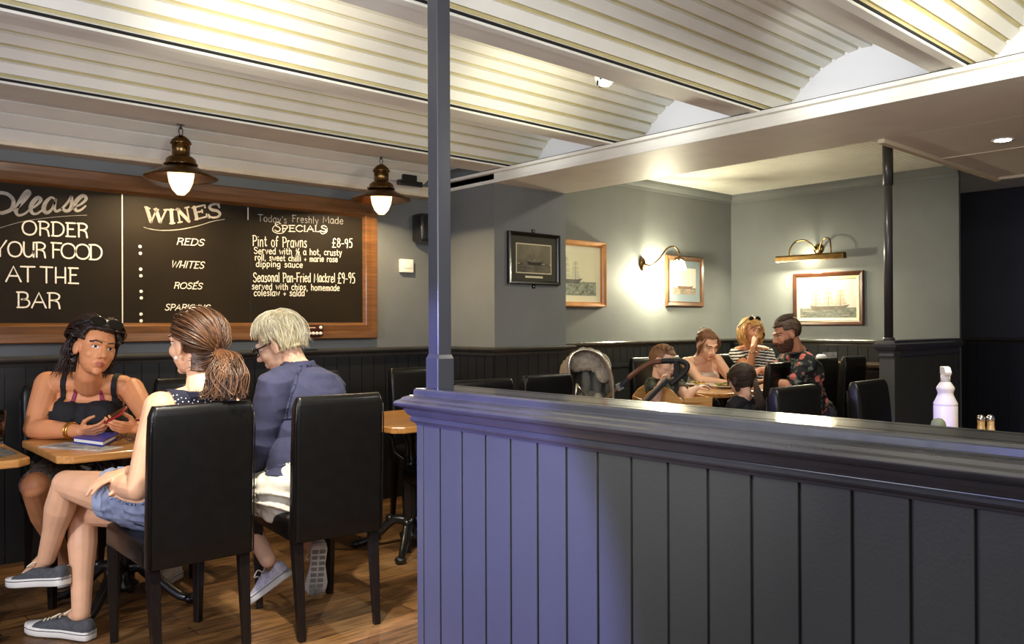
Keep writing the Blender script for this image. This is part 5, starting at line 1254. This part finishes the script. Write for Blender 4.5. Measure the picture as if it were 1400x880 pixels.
# ------------------------------------------------------------------ ponytailed woman
root = person('woman with brown ponytail and bare legs crossed, sitting on the nearest chair', (1.15, 3.25, 0))
b = Body()
hc = P(266, 468, 3.27); fw = -RGT*.88+FWD*.46-UPV*.02
H = Head(hc, fw, UPV*1.0-RGT*.06, 1.10)
nk = P(277, 533, 3.22); ls = P(224, 556, 3.16); rs = P(312, 556, 3.42); che = P(270, 610, 3.27); pel = P(224, 684, 3.22)
torso(b, pel, che, nk, rs, ls, 1.0, .98, bust=.9); H.add(b, nk)
le, lw = P(189, 668, 3.08), P(150, 659, 3.22)
arm(b, 'l', P(219, 557, 3.14), le, lw, 1.05, 1.12)
arm(b, 'r', rs, P(262, 660, 3.46), P(176, 645, 3.22), 1.0, 1.0)
hand(b, 'hand', P(176, 645, 3.22), P(152, 651, 3.17)-P(176, 645, 3.22), -UPV+FWD*.2, 1, curl=(.25, .35, .25), k=.96)
hand(b, 'hand', lw, P(134, 664, 3.36)-lw, -UPV*.5-RGT*.6, -1, curl=(.4, .5, .3), k=.92)
k1, a1 = P(91, 661, 3.30), P(64, 762, 3.40); k2, a2 = P(114, 700, 3.46), P(111, 838, 3.37)
leg(b, 'l', P(196, 684, 3.20), k1, a1, 1.02, 1.08); leg(b, 'r', P(228, 690, 3.36), k2, a2, 1.02, 1.05)
# feet inside the shoes
b.cap('foot', a1, P(40, 786, 3.46), .034, .03); b.cap('foot', a2, P(78, 858, 3.46), .034, .028)
skP = skin_mats('fair', (222, 172, 136), (176, 100, 88), (60, 44, 34), (70, 46, 30))
body = finish(b, 'body', root, skP, H, .0042, 3)
q = b.co; tor = b.is_('chest', 'waist', 'hips', 'neck'); sidev = nv((rs-ls).normalized()); side = (q-nv(nk))@sidev; h = q[:, 2]-nk.z
M_NAVYT = mat('navy_knit', (26, 27, 44), .85, bump=.2, bscale=260)
garment(b, root, 'sleeveless_top', M_NAVYT, tor & (h < .0-.0*side) & (np.abs(side) < .175) & (q[:, 2] > .5), .008, relax=2, folds=.004)
yk = MB()
vsel = np.nonzero(b.is_('chest', 'neck') & (h < -.015) & (h > -.12) & (((q-nv(CAMP))*b.no).sum(1) < 0))[0]
rdp = random.Random(5); used = []
for i in rdp.sample(list(vsel), min(len(vsel), 1500)):
    p = V(q[i])
    uu = 700+FPX*((p-CAMP).dot(RGT))/((p-CAMP).dot(FWD))
    if all((p-o).length > .0125 for o in used) and len(used) < 170: used.append(p); yk.ball(p+V(b.no[i])*.0085, .0032, n=6)
yk.build('lace_dots', mat('lace_white', (230, 226, 216), .8), root, True)
M_DEN = mat('denim', (100, 110, 138), .85, rgb2=(134, 142, 166), vscale=40, bump=.25, bscale=380)
lt = b.is_('l_thigh') & (np.linalg.norm(q-nv(k1), axis=1) > .235); rt_ = b.is_('r_thigh') & (np.linalg.norm(q-nv(k2), axis=1) > .24)
sh = garment(b, root, 'denim_shorts', M_DEN, (b.is_('hips') | lt | rt_) & (q[:, 2] < .68), .010, relax=3, folds=.006, fscale=16)
hipL = nv(P(196, 684, 3.20)); axl = (hipL-nv(k1)); axl /= np.linalg.norm(axl); tl = (q-nv(k1))@axl
garment(b, root, 'turned_hem', mat('denim_pale', (150, 160, 186), .85, bump=.25, bscale=380), b.is_('l_thigh') & (tl > .215) & (tl < .262), .014, relax=1)
# shoes
M_GREYC = mat('grey_canvas', (74, 76, 80), .85, var=.12, vscale=60, bump=.3, bscale=300); M_RUB = mat('white_rubber', (226, 222, 214), .5); M_LACE = mat('cream_lace', (226, 216, 184), .8)
shoe(root, 'sneaker', P(90, 799, 3.33), P(14, 801, 3.47), UPV+RGT*.12, M_GREYC, M_RUB, M_LACE, 1.0)
hl_, tl_ = P(126, 876, 3.32), P(38, 871, 3.42); hl_.z = .004; tl_.z = .004
shoe(root, 'sneaker', hl_, tl_, (0, 0, 1), M_GREYC, M_RUB, M_LACE, 1.0)
mb = MB()
fa = (le-lw).normalized(); o_ = fa.orthogonal().normalized(); o2 = fa.cross(o_)
for i in range(20): mb.ball(lw.lerp(le, .14)+(o_*math.cos(i*PI/10)+o2*math.sin(i*PI/10))*.034, .0052, n=8)
mb.build('bead_bracelet', mat('dark_bead', (40, 32, 26), .3), root, True)
MB().ball(H.w(-.083, .0, -.05), .008, n=12).build('pearl_earring', mat('pearl', (236, 230, 220), .2), root, True)
hl = H.loc(b.co); capm = b.is_('head') & ((hl[:, 2] > .078) | ((hl[:, 1] < .045) & (hl[:, 2] > .045)) | ((hl[:, 1] < .018) & (hl[:, 2] > .02)) | ((hl[:, 1] < -.018) & (hl[:, 2] > -.075-.25*(hl[:, 1]+.018)))) | (b.is_('neck') & (hl[:, 2] > -.105) & (hl[:, 1] < -.045))
garment(b, root, 'hair', mat('brown_hair_cap', (50, 32, 20), .36, rgb2=(84, 56, 36), vscale=24, bump=.5, bscale=80), capm, .012, relax=5, folds=.003, fscale=20)
M_HP = hairmat('brown_hair', (38, 24, 15), (108, 72, 44), .38); rd = random.Random(9); tie = V((.0, -.122, -.022)); cv = []
for i in range(950):
    d = V((rd.gauss(0, 1), rd.gauss(.25, 1), rd.gauss(.2, .8)))
    p0 = scalp(H, d, .010)
    if (p0.z < .068 and p0.y > .04) or (p0.z < .036 and p0.y > -.03) or p0.z < -.085: continue
    t = tie+V((rd.uniform(-.012, .012), 0, rd.uniform(-.012, .012)))
    cv.append(slerp_path(H, p0, t, 9, rd.uniform(.002, .012)))
for i in range(150):
    sx = rd.uniform(-1, 1); zz = rd.uniform(-.11, -.03); p0 = V((sx*.062, -.075+.05*abs(sx), zz))
    cv.append(smooth_path([H.w(*p0), H.w(sx*.04, -.108, zz*.5-.02), H.w(*(tie+V((rd.uniform(-.01, .01), 0, -.008))))], 5))
strands(root, 'hair_strands', M_HP, cv, .0019, seed=4)
cv = []
T0 = H.w(*tie); tail_mid = P(312, 508, 3.22); 
for i in range(720):
    a = rd.uniform(0, 6.28); r = math.sqrt(rd.random()); j = V((math.cos(a)*.045*r, math.sin(a)*.045*r, 0)); k_ = rd.uniform(.65, 1.0)
    p1 = P(309+rd.uniform(-9, 12), 486, 3.17)+j*.6; p2 = P(309+rd.uniform(-15, 17), 512, 3.13)+j; p3 = P(305+rd.uniform(-17, 20), 516+28*k_, 3.12)+j
    p4 = p3+RGT*rd.uniform(-.03, .02)+UPV*rd.uniform(-.01, .02)
    cv.append(smooth_path([T0+j*.15, p1, p2, p3, p4], 5))
strands(root, 'ponytail', M_HP, cv, .0019, seed=6)
ring(root, 'hair_tie', T0, H.R @ V((0, -1, -.25)), .019, .006, mat('hair_tie', (120, 74, 60), .6))
# ------------------------------------------------------------------ white haired person
root = person('white haired person with dark glasses, navy top and white shorts, leaning forward', (1.75, 3.3, 0))
b = Body()
hc = P(382, 470, 3.80); fw = -RGT*.92+FWD*.12-UPV*.38
H = Head(hc, fw, UPV*.9-RGT*.36, 1.08)
nk = P(408, 506, 3.76); ls = P(376, 528, 3.58); rs = P(450, 530, 3.92); che = P(418, 588, 3.74); pel = P(408, 678, 3.60)
torso(b, pel, che, nk, rs, ls, 1.05, 1.05); b.ell('chest', P(424, 545, 3.72), (.15, .12, .13)); H.add(b, nk)
le, lw = P(358, 606, 3.60), P(336, 656, 3.86)
arm(b, 'l', P(374, 532, 3.58), le, lw, 1.08, 1.1); arm(b, 'r', rs, P(452, 612, 4.05), P(428, 640, 4.2), 1.05, 1.05)
hand(b, 'hand', lw, V((-.2, .8, -.3)), (0, 0, -1), -1, k=1.0); hand(b, 'hand', P(428, 640, 4.2), V((-.2, .8, -.3)), (0, 0, -1), 1, k=1.0)
kL, kR = V((1.60, 3.80, .52)), V((1.80, 3.84, .52)); tL, hL = V((1.615, 3.56, .006)), P(396, 778, 3.62); tR, hR = P(431, 811, 3.80), P(437, 764, 3.70)
aL = P(366, 764, 3.64); aR = P(430, 748, 3.80)
leg(b, 'l', P(396, 682, 3.60), kL, aL, 1.05, 1.05); leg(b, 'r', P(430, 682, 3.74), kR, aR, 1.05, 1.05)
skO = skin_mats('pale', (224, 180, 152), (186, 112, 98), (70, 66, 70), (180, 172, 156))
body = finish(b, 'body', root, skO, H, .0045, 3)
q = b.co
M_SW = mat('navy_sweatshirt', (56, 58, 84), .9, var=.06, vscale=30, bump=.15, bscale=300)
garment(b, root, 'sweatshirt', M_SW, (b.is_('chest', 'waist', 'hips', 'l_up', 'r_up', 'l_fore', 'r_fore', 'neck') | (b.is_('l_thigh', 'r_thigh') & (np.linalg.norm(q-nv(pel), axis=1) < .20))) & (q[:, 2] > .622) & (q[:, 2] < nk.z+.035) & (np.linalg.norm(q-nv(lw), axis=1) > .05), .014, relax=14, folds=.009, fscale=9)
garment(b, root, 'white_shorts', mat('white_cotton', (214, 208, 194), .9, bump=.2, bscale=200), (b.is_('hips') | b.is_('l_thigh', 'r_thigh')) & (np.linalg.norm(q-nv(kL), axis=1) > .12) & (np.linalg.norm(q-nv(kR), axis=1) > .12) & (q[:, 2] < .655), .014, relax=4, folds=.02, fscale=14)
M_GW = mat('grey_white_mesh', (176, 174, 186), .8, var=.12, vscale=40); M_SOLE = mat('grey_sole', (196, 194, 190), .6); M_TRD = mat('sole_tread', (120, 118, 112), .8)
shoe(root, 'trainer', hL+V((0, 0, -.03)), tL, UPV*.5-RGT*.62+FWD*.2, M_GW, M_SOLE, M_RUB, 1.05)
shoe(root, 'trainer', hR+V((0, 0, .06)), V((tR.x, tR.y, .012)), FWD*.9+UPV*.35-RGT*.3, M_GW, M_SOLE, M_RUB, 1.05, tread=M_TRD)
hl = H.loc(b.co); capm = b.is_('head') & ((hl[:, 2] > .062) | ((hl[:, 1] < .03) & (hl[:, 2] > .015)) | ((hl[:, 1] < -.012) & (hl[:, 2] > -.085)))
garment(b, root, 'hair', mat('white_hair_cap', (226, 214, 176), .6, rgb2=(200, 184, 140), vscale=26, bump=.6, bscale=70), capm, .022, relax=4, folds=.005, fscale=22)
M_HO = hairmat('white_hair', (210, 196, 150), (250, 242, 216), .5); rd = random.Random(12); cv = []
crown = (0, -.055, .135)
for i in range(620):
    a = rd.uniform(0, 2*PI); d = V((math.sin(a), math.cos(a), rd.uniform(-.75, .35)))
    if d.y > .25: d.z = rd.uniform(.42, .75)
    elif d.y > -.2: d.z = rd.uniform(-.1, .5)
    e = scalp(H, d, rd.uniform(.016, .034)); s0 = scalp(H, V((rd.gauss(0, .3), -.25+rd.gauss(0, .3), 1)), .014)
    if e.z < -.10: continue
    c = slerp_path(H, s0, e, 8, rd.uniform(.004, .018)); nrm_ = (H.R @ V((rd.gauss(0, .3), rd.gauss(0, .3), -1))).normalized()
    c.append(c[-1]+nrm_*rd.uniform(.008, .034)); cv.append(c)
strands(root, 'hair_tufts', M_HO, cv, .0026, seed=7)
mb = MB()
for s_ in (-1, 1):
    c = V((s_*.033, .101, .0)); mb.tube([H.w(*(c+V((math.cos(a)*.026, -abs(math.cos(a))*.004, math.sin(a)*.019)))) for a in [2*PI*i/20 for i in range(20)]], .0036, n=6, closed=True)
    mb.tube([H.w(s_*.059, .098, .006), H.w(s_*.082, .06, .008), H.w(s_*.086, .0, .010)], .0034, n=6)
mb.tube([H.w(-.007, .1, .004), H.w(.007, .1, .004)], .003, n=6)
mb.build('eyeglasses', mat('glasses_black', (20, 17, 16), .25), root, True)
# ------------------------------------------------------------------ the family in the far corner
def hair_cap(b, H, root, cols, pred, off=.012, folds=.004, relax=3, tags=('head',)):
    hl = H.loc(b.co); m = b.is_(*tags) & pred(hl[:, 0], hl[:, 1], hl[:, 2])
    return garment(b, root, 'hair', mat('hair_%d_%d_%d' % cols[0], cols[0], .62, rgb2=cols[1], vscale=26, bump=.5, bscale=80), m, off, relax=relax, folds=folds, fscale=24)
UP = V((0, 0, 1))
# young woman in white camisole
root = person('young woman in a white camisole leaning on the family table, chin on hand', (6.0, 4.2, 0))
b = Body(); hc = P(967, 470, 6.86); fw = -FWD*.80+RGT*.30-UPV*.42
H = Head(hc, fw, UPV*.9-FWD*.35+RGT*.04, 1.04)
nk = P(957, 492, 6.95); rs = P(938, 496, 6.9); ls = P(980, 492, 7.02); che = P(962, 520, 7.02); pel = V((6.08, 4.32, .57))
torso(b, pel, che, nk, rs, ls, .95, .95, bust=.95); H.add(b, nk)
arm(b, 'r', rs, P(957, 520, 6.78), P(992, 523, 6.66), .95, 1.0); arm(b, 'l', ls, P(1001, 521, 6.86), P(981, 493, 6.82), .95, 1.0)
hand(b, 'hand', P(992, 523, 6.66), RGT+FWD*.2, -UP, 1, k=.92); hand(b, 'hand', P(981, 493, 6.82), UPV*.8-RGT*.5, -RGT, -1, curl=(.6, .9, .6), k=.92)
leg(b, 'r', pel+V((-.09, -.02, -.02)), V((5.75, 3.95, .52)), V((5.75, 4.0, .08))); leg(b, 'l', pel+V((.09, -.02, -.02)), V((6.05, 3.86, .52)), V((6.05, 3.9, .08)))
skF = skin_mats('rose', (228, 180, 148), (196, 116, 102), (60, 44, 34), (70, 46, 30))
body = finish(b, 'body', root, skF, H, .006, 3)
q = b.co; lat = nv((rs-ls).normalized()); sd_ = (q-nv(nk))@lat; h = q[:, 2]-nk.z; tor = b.is_('chest', 'waist', 'hips', 'neck')
garment(b, root, 'camisole', mat('cream_satin', (222, 208, 190), .5), tor & (((h < -.10) & (np.abs(sd_) < .15)) | ((np.abs(np.abs(sd_)-.085) < .008) & (h < -.0))), .007, relax=1, folds=.004)
garment(b, root, 'trousers', mat('dark_denim', (36, 38, 48), .9), b.is_('hips', 'r_thigh', 'l_thigh', 'r_shin', 'l_shin') & (q[:, 2] < .62), .008)
hair_cap(b, H, root, ((86, 56, 34), (128, 88, 54)), lambda x, y, z: (z > .074) | ((y < .03) & (z > .04)) | ((y < -.015) & (z > -.07)), .011)
rd = random.Random(21); cv = []
for i in range(60):
    sg = 1 if i % 2 else -1
    cv.append(smooth_path([H.w(*scalp(H, (sg*rd.uniform(.1, .5), .5, 1), .012)), H.w(sg*.072, .055, .05), H.w(sg*rd.uniform(.078, .086), rd.uniform(.02, .05), 0), H.w(sg*rd.uniform(.074, .09), rd.uniform(.0, .035), -rd.uniform(.04, .1))], 4))
strands(root, 'hair_strands', hairmat('chestnut', (80, 52, 32), (150, 104, 62)), cv, .0036)
MB().ball(H.w(0, -.09, .075), (.035, .035, .03), n=14).build('hair_bun', mat('hair_86_56_34', (86, 56, 34)), root, True)
# blonde woman drinking
root = person('blonde woman in a black and white striped shirt drinking from a glass', (6.65, 4.2, 0))
b = Body(); hc = P(1027, 453, 7.36); fw = -FWD*.92+RGT*.30+UPV*.06
H = Head(hc, fw, UPV*1.0, 1.02)
nk = P(1026, 476, 7.44); rs = P(1005, 482, 7.4); ls = P(1049, 481, 7.5); che = P(1027, 510, 7.5); pel = V((6.66, 4.28, .57))
torso(b, pel, che, nk, rs, ls, 1.0, 1.05, bust=1.1); H.add(b, nk)
el = P(1024, 507, 7.2); wr = P(1030, 475, 7.14)
arm(b, 'r', P(1006, 484, 7.4), el, wr, .98, 1.0); arm(b, 'l', P(1049, 483, 7.5), P(1058, 512, 7.4), P(1040, 525, 7.2), .98, 1.0)
hand(b, 'hand', wr, P(1034, 457, 7.16)-wr, RGT*.8+FWD*.3, 1, curl=(.5, .7, .5), k=1.05); hand(b, 'hand', P(1040, 525, 7.2), -RGT, -UP, -1, k=.92)
leg(b, 'r', pel+V((-.09, -.05, -.02)), V((6.40, 3.90, .52)), V((6.4, 3.95, .08))); leg(b, 'l', pel+V((.09, -.05, -.02)), V((6.62, 3.82, .52)), V((6.62, 3.85, .08)))
body = finish(b, 'body', root, skin_mats('peach', (206, 146, 106), (176, 100, 84), (70, 60, 50), (110, 76, 44)), H, .006, 3)
q = b.co; lat = nv((rs-ls).normalized()); sd_ = (q-nv(nk))@lat; h = q[:, 2]-nk.z
slv = (b.is_('r_up') & (np.linalg.norm(q-nv(rs), axis=1) < .13)) | (b.is_('l_up') & (np.linalg.norm(q-nv(ls), axis=1) < .13))
me = garment(b, root, 'striped_shirt', [mat('shirt_white', (226, 222, 212), .85), mat('shirt_black', (24, 24, 28), .85)], (b.is_('chest', 'waist', 'hips') & (h < -.012-.0*sd_) & ~((np.abs(sd_) < .055) & (h > -.06))) | slv, .010, relax=1, mat_fn=lambda c: ((c[:, 2]*1.0+.12*np.abs((c-nv(nk))@lat)) % .026 < .013))
garment(b, root, 'trousers', mat('dark_denim', (36, 38, 48), .9), b.is_('hips', 'r_thigh', 'l_thigh', 'r_shin', 'l_shin') & (q[:, 2] < .60), .008)
hair_cap(b, H, root, ((176, 124, 62), (218, 170, 100)), lambda x, y, z: (z > .066) | ((y < .04) & (z > .02)) | ((y < .01) & (z > -.09)), .018, .006)
cv = []
for i in range(130):
    sg = 1 if i % 2 else -1
    cv.append(smooth_path([H.w(*scalp(H, (sg*rd.uniform(.05, .6), rd.uniform(-.6, .7), 1), .016)), H.w(sg*rd.uniform(.085, .1), rd.uniform(-.07, .055), .03), H.w(sg*rd.uniform(.088, .105), rd.uniform(-.07, .05), -.05), H.w(sg*rd.uniform(.066, .09), rd.uniform(-.07, .045), -rd.uniform(.10, .13))], 4))
for i in range(26): cv.append(smooth_path([H.w(*scalp(H, (rd.uniform(-.4, .4), .5, 1), .014)), H.w(rd.uniform(-.06, .06), .088, .066), H.w(rd.uniform(-.068, .068), .09, .04)], 4))
strands(root, 'hair_strands', hairmat('blonde', (168, 116, 56), (236, 194, 122)), cv, .0030)
mb = MB()
for s_ in (-1, 1):
    c = V((s_*.034, .058, .112)); mb.ball(H.w(*c), (.03, .008, .02), M=H.R, n=12)
    mb.tube([H.w(s_*.064, .05, .108), H.w(s_*.1, .0, .06), H.w(s_*.1, -.05, .04)], .004, n=6)
mb.build('sunglasses', mat('gloss_black', (12, 12, 12), .12), root, True)
ring(root, 'bracelet', wr.lerp(el, .16), el-wr, .032, .004, mat('silver', (200, 200, 200), .25, metal=1))
c = P(1038, 458.5, 7.12); d_ = (P(1042, 455, 7.06)-P(1033, 459, 7.24)).normalized()
t = thing('tumbler', 'small glass of amber drink lifted to the mouth of the blonde woman', 'glass', c); Q = V((0, 0, 1)).rotation_difference(d_).to_matrix().to_4x4()
MB().lathe([(0, -.05), (.03, -.05), (.036, .05), (.034, .05), (.028, -.044), (0, -.044)], n=26, M=Q).build('glass', mat('clear_glass', (240, 240, 240), .05, trans=1), t)
MB().lathe([(0, -.043), (.0275, -.043), (.031, .01), (0, .01)], n=26, M=Q).build('drink', mat('amber_drink', (196, 140, 70), .15), t)
# bearded man in floral shirt
root = person('bearded man in a dark floral shirt, seen in profile leaning over the table', (5.95, 3.2, 0))
b = Body(); hc = P(1075, 456, 6.02); fw = -RGT*.92-FWD*.10-UPV*.30
H = Head(hc, fw, UPV*.95-RGT*.28, 1.0)
nk = P(1092, 482, 6.1); ls = P(1104, 498, 5.96); rs = P(1076, 494, 6.34); che = P(1096, 525, 6.18); pel = V((5.98, 3.16, .58))
torso(b, pel, che, nk, rs, ls, 1.05, 1.05); H.add(b, nk); b.ell('chest', P(1104, 512, 6.1), (.10, .10, .13))
elL, wL = P(1082, 528, 5.98), P(1048, 521, 6.02); elR, wR = P(1062, 510, 6.3), P(1040, 506, 6.28)
arm(b, 'l', ls, elL, wL, 1.05, 1.05); arm(b, 'r', rs, elR, wR, 1.05, 1.0)
hand(b, 'hand', wL, -RGT+FWD*.1, -UP, -1, k=1.05); hand(b, 'hand', wR, -RGT-UPV*.1, -UP, 1, k=1.05)
leg(b, 'l', pel+V((-.02, -.09, -.02)), V((5.58, 3.22, .52)), V((5.56, 3.26, .08))); leg(b, 'r', pel+V((-.02, .09, -.02)), V((5.62, 3.46, .52)), V((5.6, 3.48, .08)))
body = finish(b, 'body', root, skin_mats('ruddy', (204, 142, 108), (150, 84, 74), (50, 40, 34), (48, 34, 24)), H, .006, 3)
q = b.co
M_FLO = bpy.data.materials.new('floral_print'); M_FLO.use_nodes = True; nt = M_FLO.node_tree; N_ = nt.nodes; Lk = nt.links; bs = N_['Principled BSDF']; bs.inputs['Roughness'].default_value = .8
tc = N_.new('ShaderNodeTexCoord'); vo = N_.new('ShaderNodeTexVoronoi'); vo.inputs['Scale'].default_value = 11; nz = N_.new('ShaderNodeTexNoise'); nz.inputs['Scale'].default_value = 26; nz.inputs['Detail'].default_value = 4
Lk.new(tc.outputs['Object'], vo.inputs[0]); Lk.new(tc.outputs['Object'], nz.inputs[0])
m1 = N_.new('ShaderNodeMapRange'); m1.inputs[1].default_value = .34; m1.inputs[2].default_value = .29; Lk.new(vo.outputs['Distance'], m1.inputs[0])
m2 = N_.new('ShaderNodeMapRange'); m2.inputs[1].default_value = .55; m2.inputs[2].default_value = .62; Lk.new(nz.outputs[0], m2.inputs[0])
x1 = N_.new('ShaderNodeMix'); x1.data_type = 'RGBA'; x1.inputs[6].default_value = lin((22, 24, 26)); x1.inputs[7].default_value = lin((112, 124, 108)); Lk.new(m2.outputs[0], x1.inputs[0])
x2 = N_.new('ShaderNodeMix'); x2.data_type = 'RGBA'; x2.inputs[7].default_value = lin((206, 112, 100)); Lk.new(m1.outputs[0], x2.inputs[0]); Lk.new(x1.outputs[2], x2.inputs[6]); Lk.new(x2.outputs[2], bs.inputs['Base Color'])
slv = (b.is_('l_up') & (np.linalg.norm(q-nv(ls), axis=1) < .2)) | (b.is_('r_up') & (np.linalg.norm(q-nv(rs), axis=1) < .2))
garment(b, root, 'floral_shirt', M_FLO, (b.is_('chest', 'waist', 'hips', 'neck') & (q[:, 2] > .6) & (q[:, 2] < nk.z+.012)) | slv, .013, relax=3, folds=.010, fscale=12)
garment(b, root, 'shorts', mat('dark_denim', (36, 38, 48), .9), b.is_('hips', 'r_thigh', 'l_thigh') & (q[:, 2] < .63), .010)
hair_cap(b, H, root, ((44, 32, 24), (84, 62, 44)), lambda x, y, z: (z > .064) | ((y < .035) & (z > .03)) | ((y < -.015) & (z > -.06)), .016, .004, 8)
hl = H.loc(b.co); bm_ = b.is_('head', 'neck') & (hl[:, 2] < -.03+np.clip(-(hl[:, 1]-.01)*.9, 0, .04)) & (hl[:, 2] > -.125) & (hl[:, 1] > -.005) & ~((np.abs(hl[:, 2]+.067) < .012) & (np.abs(hl[:, 0]) < .022)) & ~((hl[:, 1] > .06) & (hl[:, 2] > -.045))
garment(b, root, 'beard', mat('beard_hair', (66, 44, 31), .85, rgb2=(104, 70, 48), vscale=60, bump=.8, bscale=200), bm_, .014, relax=3, folds=.005, fscale=60)
cv = []
for i in range(300):
    p0 = scalp(H, (rd.uniform(-.8, .8), rd.uniform(-.5, .9), 1), .012); cv.append([H.w(*p0), H.w(*(p0+V((rd.uniform(-.01, .01), -.012, .012)))), H.w(*(p0+V((rd.uniform(-.02, .02), -.035, .008))))])
strands(root, 'hair_strands', hairmat('dark_brown', (40, 28, 20), (80, 58, 40), .6), cv, .0026)
# small girl seen from behind
root = person('small girl in a black top with a dark ponytail, seen from behind', (4.93, 3.05, 0))
b = Body(); hc = P(1013, 519, 5.62); fw = FWD*.78-RGT*.50-UPV*.25
H = Head(hc, fw, UPV, .92)
nk = P(1019, 541, 5.6); ls = P(1003, 553, 5.56); rs = P(1038, 552, 5.7); che = P(1020, 575, 5.64); pel = V((4.94, 3.06, .55))
torso(b, pel, che, nk, rs, ls, .74, .9); H.add(b, nk, child=True)
arm(b, 'l', ls, P(993, 582, 5.62), P(985, 560, 5.9), .74, .9); arm(b, 'r', rs, P(1045, 580, 5.8), P(1025, 560, 6.0), .74, .9)
hand(b, 'hand', P(985, 560, 5.9), FWD-RGT*.1, -UP, -1, k=.72); hand(b, 'hand', P(1025, 560, 6.0), FWD-RGT*.3, -UP, 1, k=.72)
leg(b, 'l', pel+V((-.05, .03, -.02)), V((4.98, 3.38, .50)), V((5.0, 3.4, .2)), .72); leg(b, 'r', pel+V((.05, .02, -.02)), V((5.12, 3.32, .50)), V((5.13, 3.34, .2)), .72)
body = finish(b, 'body', root, skF, H, .006, 3); q = b.co
garment(b, root, 'black_top', mat('black_jersey', (32, 33, 37), .8, bump=.1, bscale=200), b.is_('chest', 'waist', 'hips', 'l_up', 'r_up') & (q[:, 2] < nk.z-.005) & (q[:, 2] > .5), .010, relax=2, folds=.006)
garment(b, root, 'leggings', mat('dark_denim', (36, 38, 48), .9), b.is_('hips', 'r_thigh', 'l_thigh', 'r_shin', 'l_shin') & (q[:, 2] < .56), .006)
hair_cap(b, H, root, ((36, 25, 18), (60, 42, 30)), lambda x, y, z: (z > .06) | ((y < .045) & (z > .0)) | ((y < .02) & (z > -.085)), .013, .003, 8, ('head', 'ear'))
cv = []; tie = V((.045, -.105, .0))
for i in range(330):
    p0 = scalp(H, (rd.gauss(0, 1), rd.gauss(.1, 1), rd.gauss(.3, .8)), .012)
    if (p0.z < .06 and p0.y > .035) or p0.z < -.06: continue
    cv.append(slerp_path(H, p0, tie, 7, .004))
T0 = H.w(*tie)
for i in range(90):
    cv.append(smooth_path([T0, P(1033+rd.uniform(-3, 4), 526, 5.5), P(1037+rd.uniform(-6, 6), 542, 5.48), P(1039+rd.uniform(-7, 6), 548+rd.uniform(0, 12), 5.48)], 4))
strands(root, 'ponytail', hairmat('dark_child_hair', (34, 23, 16), (70, 50, 36), .6), cv, .0026)
# toddler in the high chair
root = person('toddler in a dark patterned shirt sitting in the wooden high chair', (4.52, 3.47, .49))
b = Body(); hc = P(907, 494, 5.56); fw = RGT*.72-FWD*.60-UPV*.22
H = Head(hc, fw, UPV*1.0+RGT*.08, .94)
nk = P(902, 518, 5.6); rs = P(892, 527, 5.5); ls = P(926, 526, 5.72); che = P(907, 546, 5.62); pel = V((4.47, 3.48, .57))
torso(b, pel, che, nk, rs, ls, .66, 1.05); H.add(b, nk, child=True)
arm(b, 'r', rs, P(897, 545, 5.42), P(903, 524, 5.42), .72, 1.15); arm(b, 'l', ls, P(938, 542, 5.62), P(952, 530, 5.66), .72, 1.15)
hand(b, 'hand', P(903, 524, 5.42), UPV+RGT*.3, -FWD*.1+RGT, 1, curl=(.8, .9, .6), k=.62); hand(b, 'hand', P(952, 530, 5.66), RGT+UPV*.3, -UP, -1, curl=(.5, .6, .5), k=.62)
leg(b, 'r', pel+V((.04, -.06, -.03)), V((4.66, 3.40, .56)), V((4.70, 3.40, .36)), .6); leg(b, 'l', pel+V((.04, .06, -.03)), V((4.66, 3.54, .56)), V((4.70, 3.54, .36)), .6)
body = finish(b, 'body', root, skin_mats('baby', (232, 188, 160), (196, 110, 100), (60, 44, 34), (150, 116, 84)), H, .005, 3); q = b.co
slv = (b.is_('r_up') & (np.linalg.norm(q-nv(rs), axis=1) < .075)) | (b.is_('l_up') & (np.linalg.norm(q-nv(ls), axis=1) < .075))
garment(b, root, 'patterned_shirt', mat('leaf_print', (20, 21, 22), .85, rgb2=(92, 98, 78), vscale=30), (b.is_('chest', 'waist', 'hips') & (q[:, 2] < nk.z+.0) & (q[:, 2] > .55)) | slv, .010, relax=2, folds=.005)
garment(b, root, 'shorts', mat('toddler_shorts', (60, 64, 76), .9), b.is_('hips', 'r_thigh', 'l_thigh') & (q[:, 2] < .6), .008)
hair_cap(b, H, root, ((96, 66, 42), (140, 100, 64)), lambda x, y, z: (z > .062) | ((y < .03) & (z > .03)) | ((y < -.02) & (z > -.07)), .009)
cv = []
for i in range(160):
    p0 = scalp(H, (rd.uniform(-.9, .9), rd.uniform(-1, .7), 1), .008); cv.append([H.w(*p0), H.w(*(p0+V((.012, .012, .006)))), H.w(*(p0+V((.026, .02, -.006))))])
strands(root, 'hair_strands', hairmat('toddler_hair', (90, 60, 38), (160, 118, 76)), cv, .003)
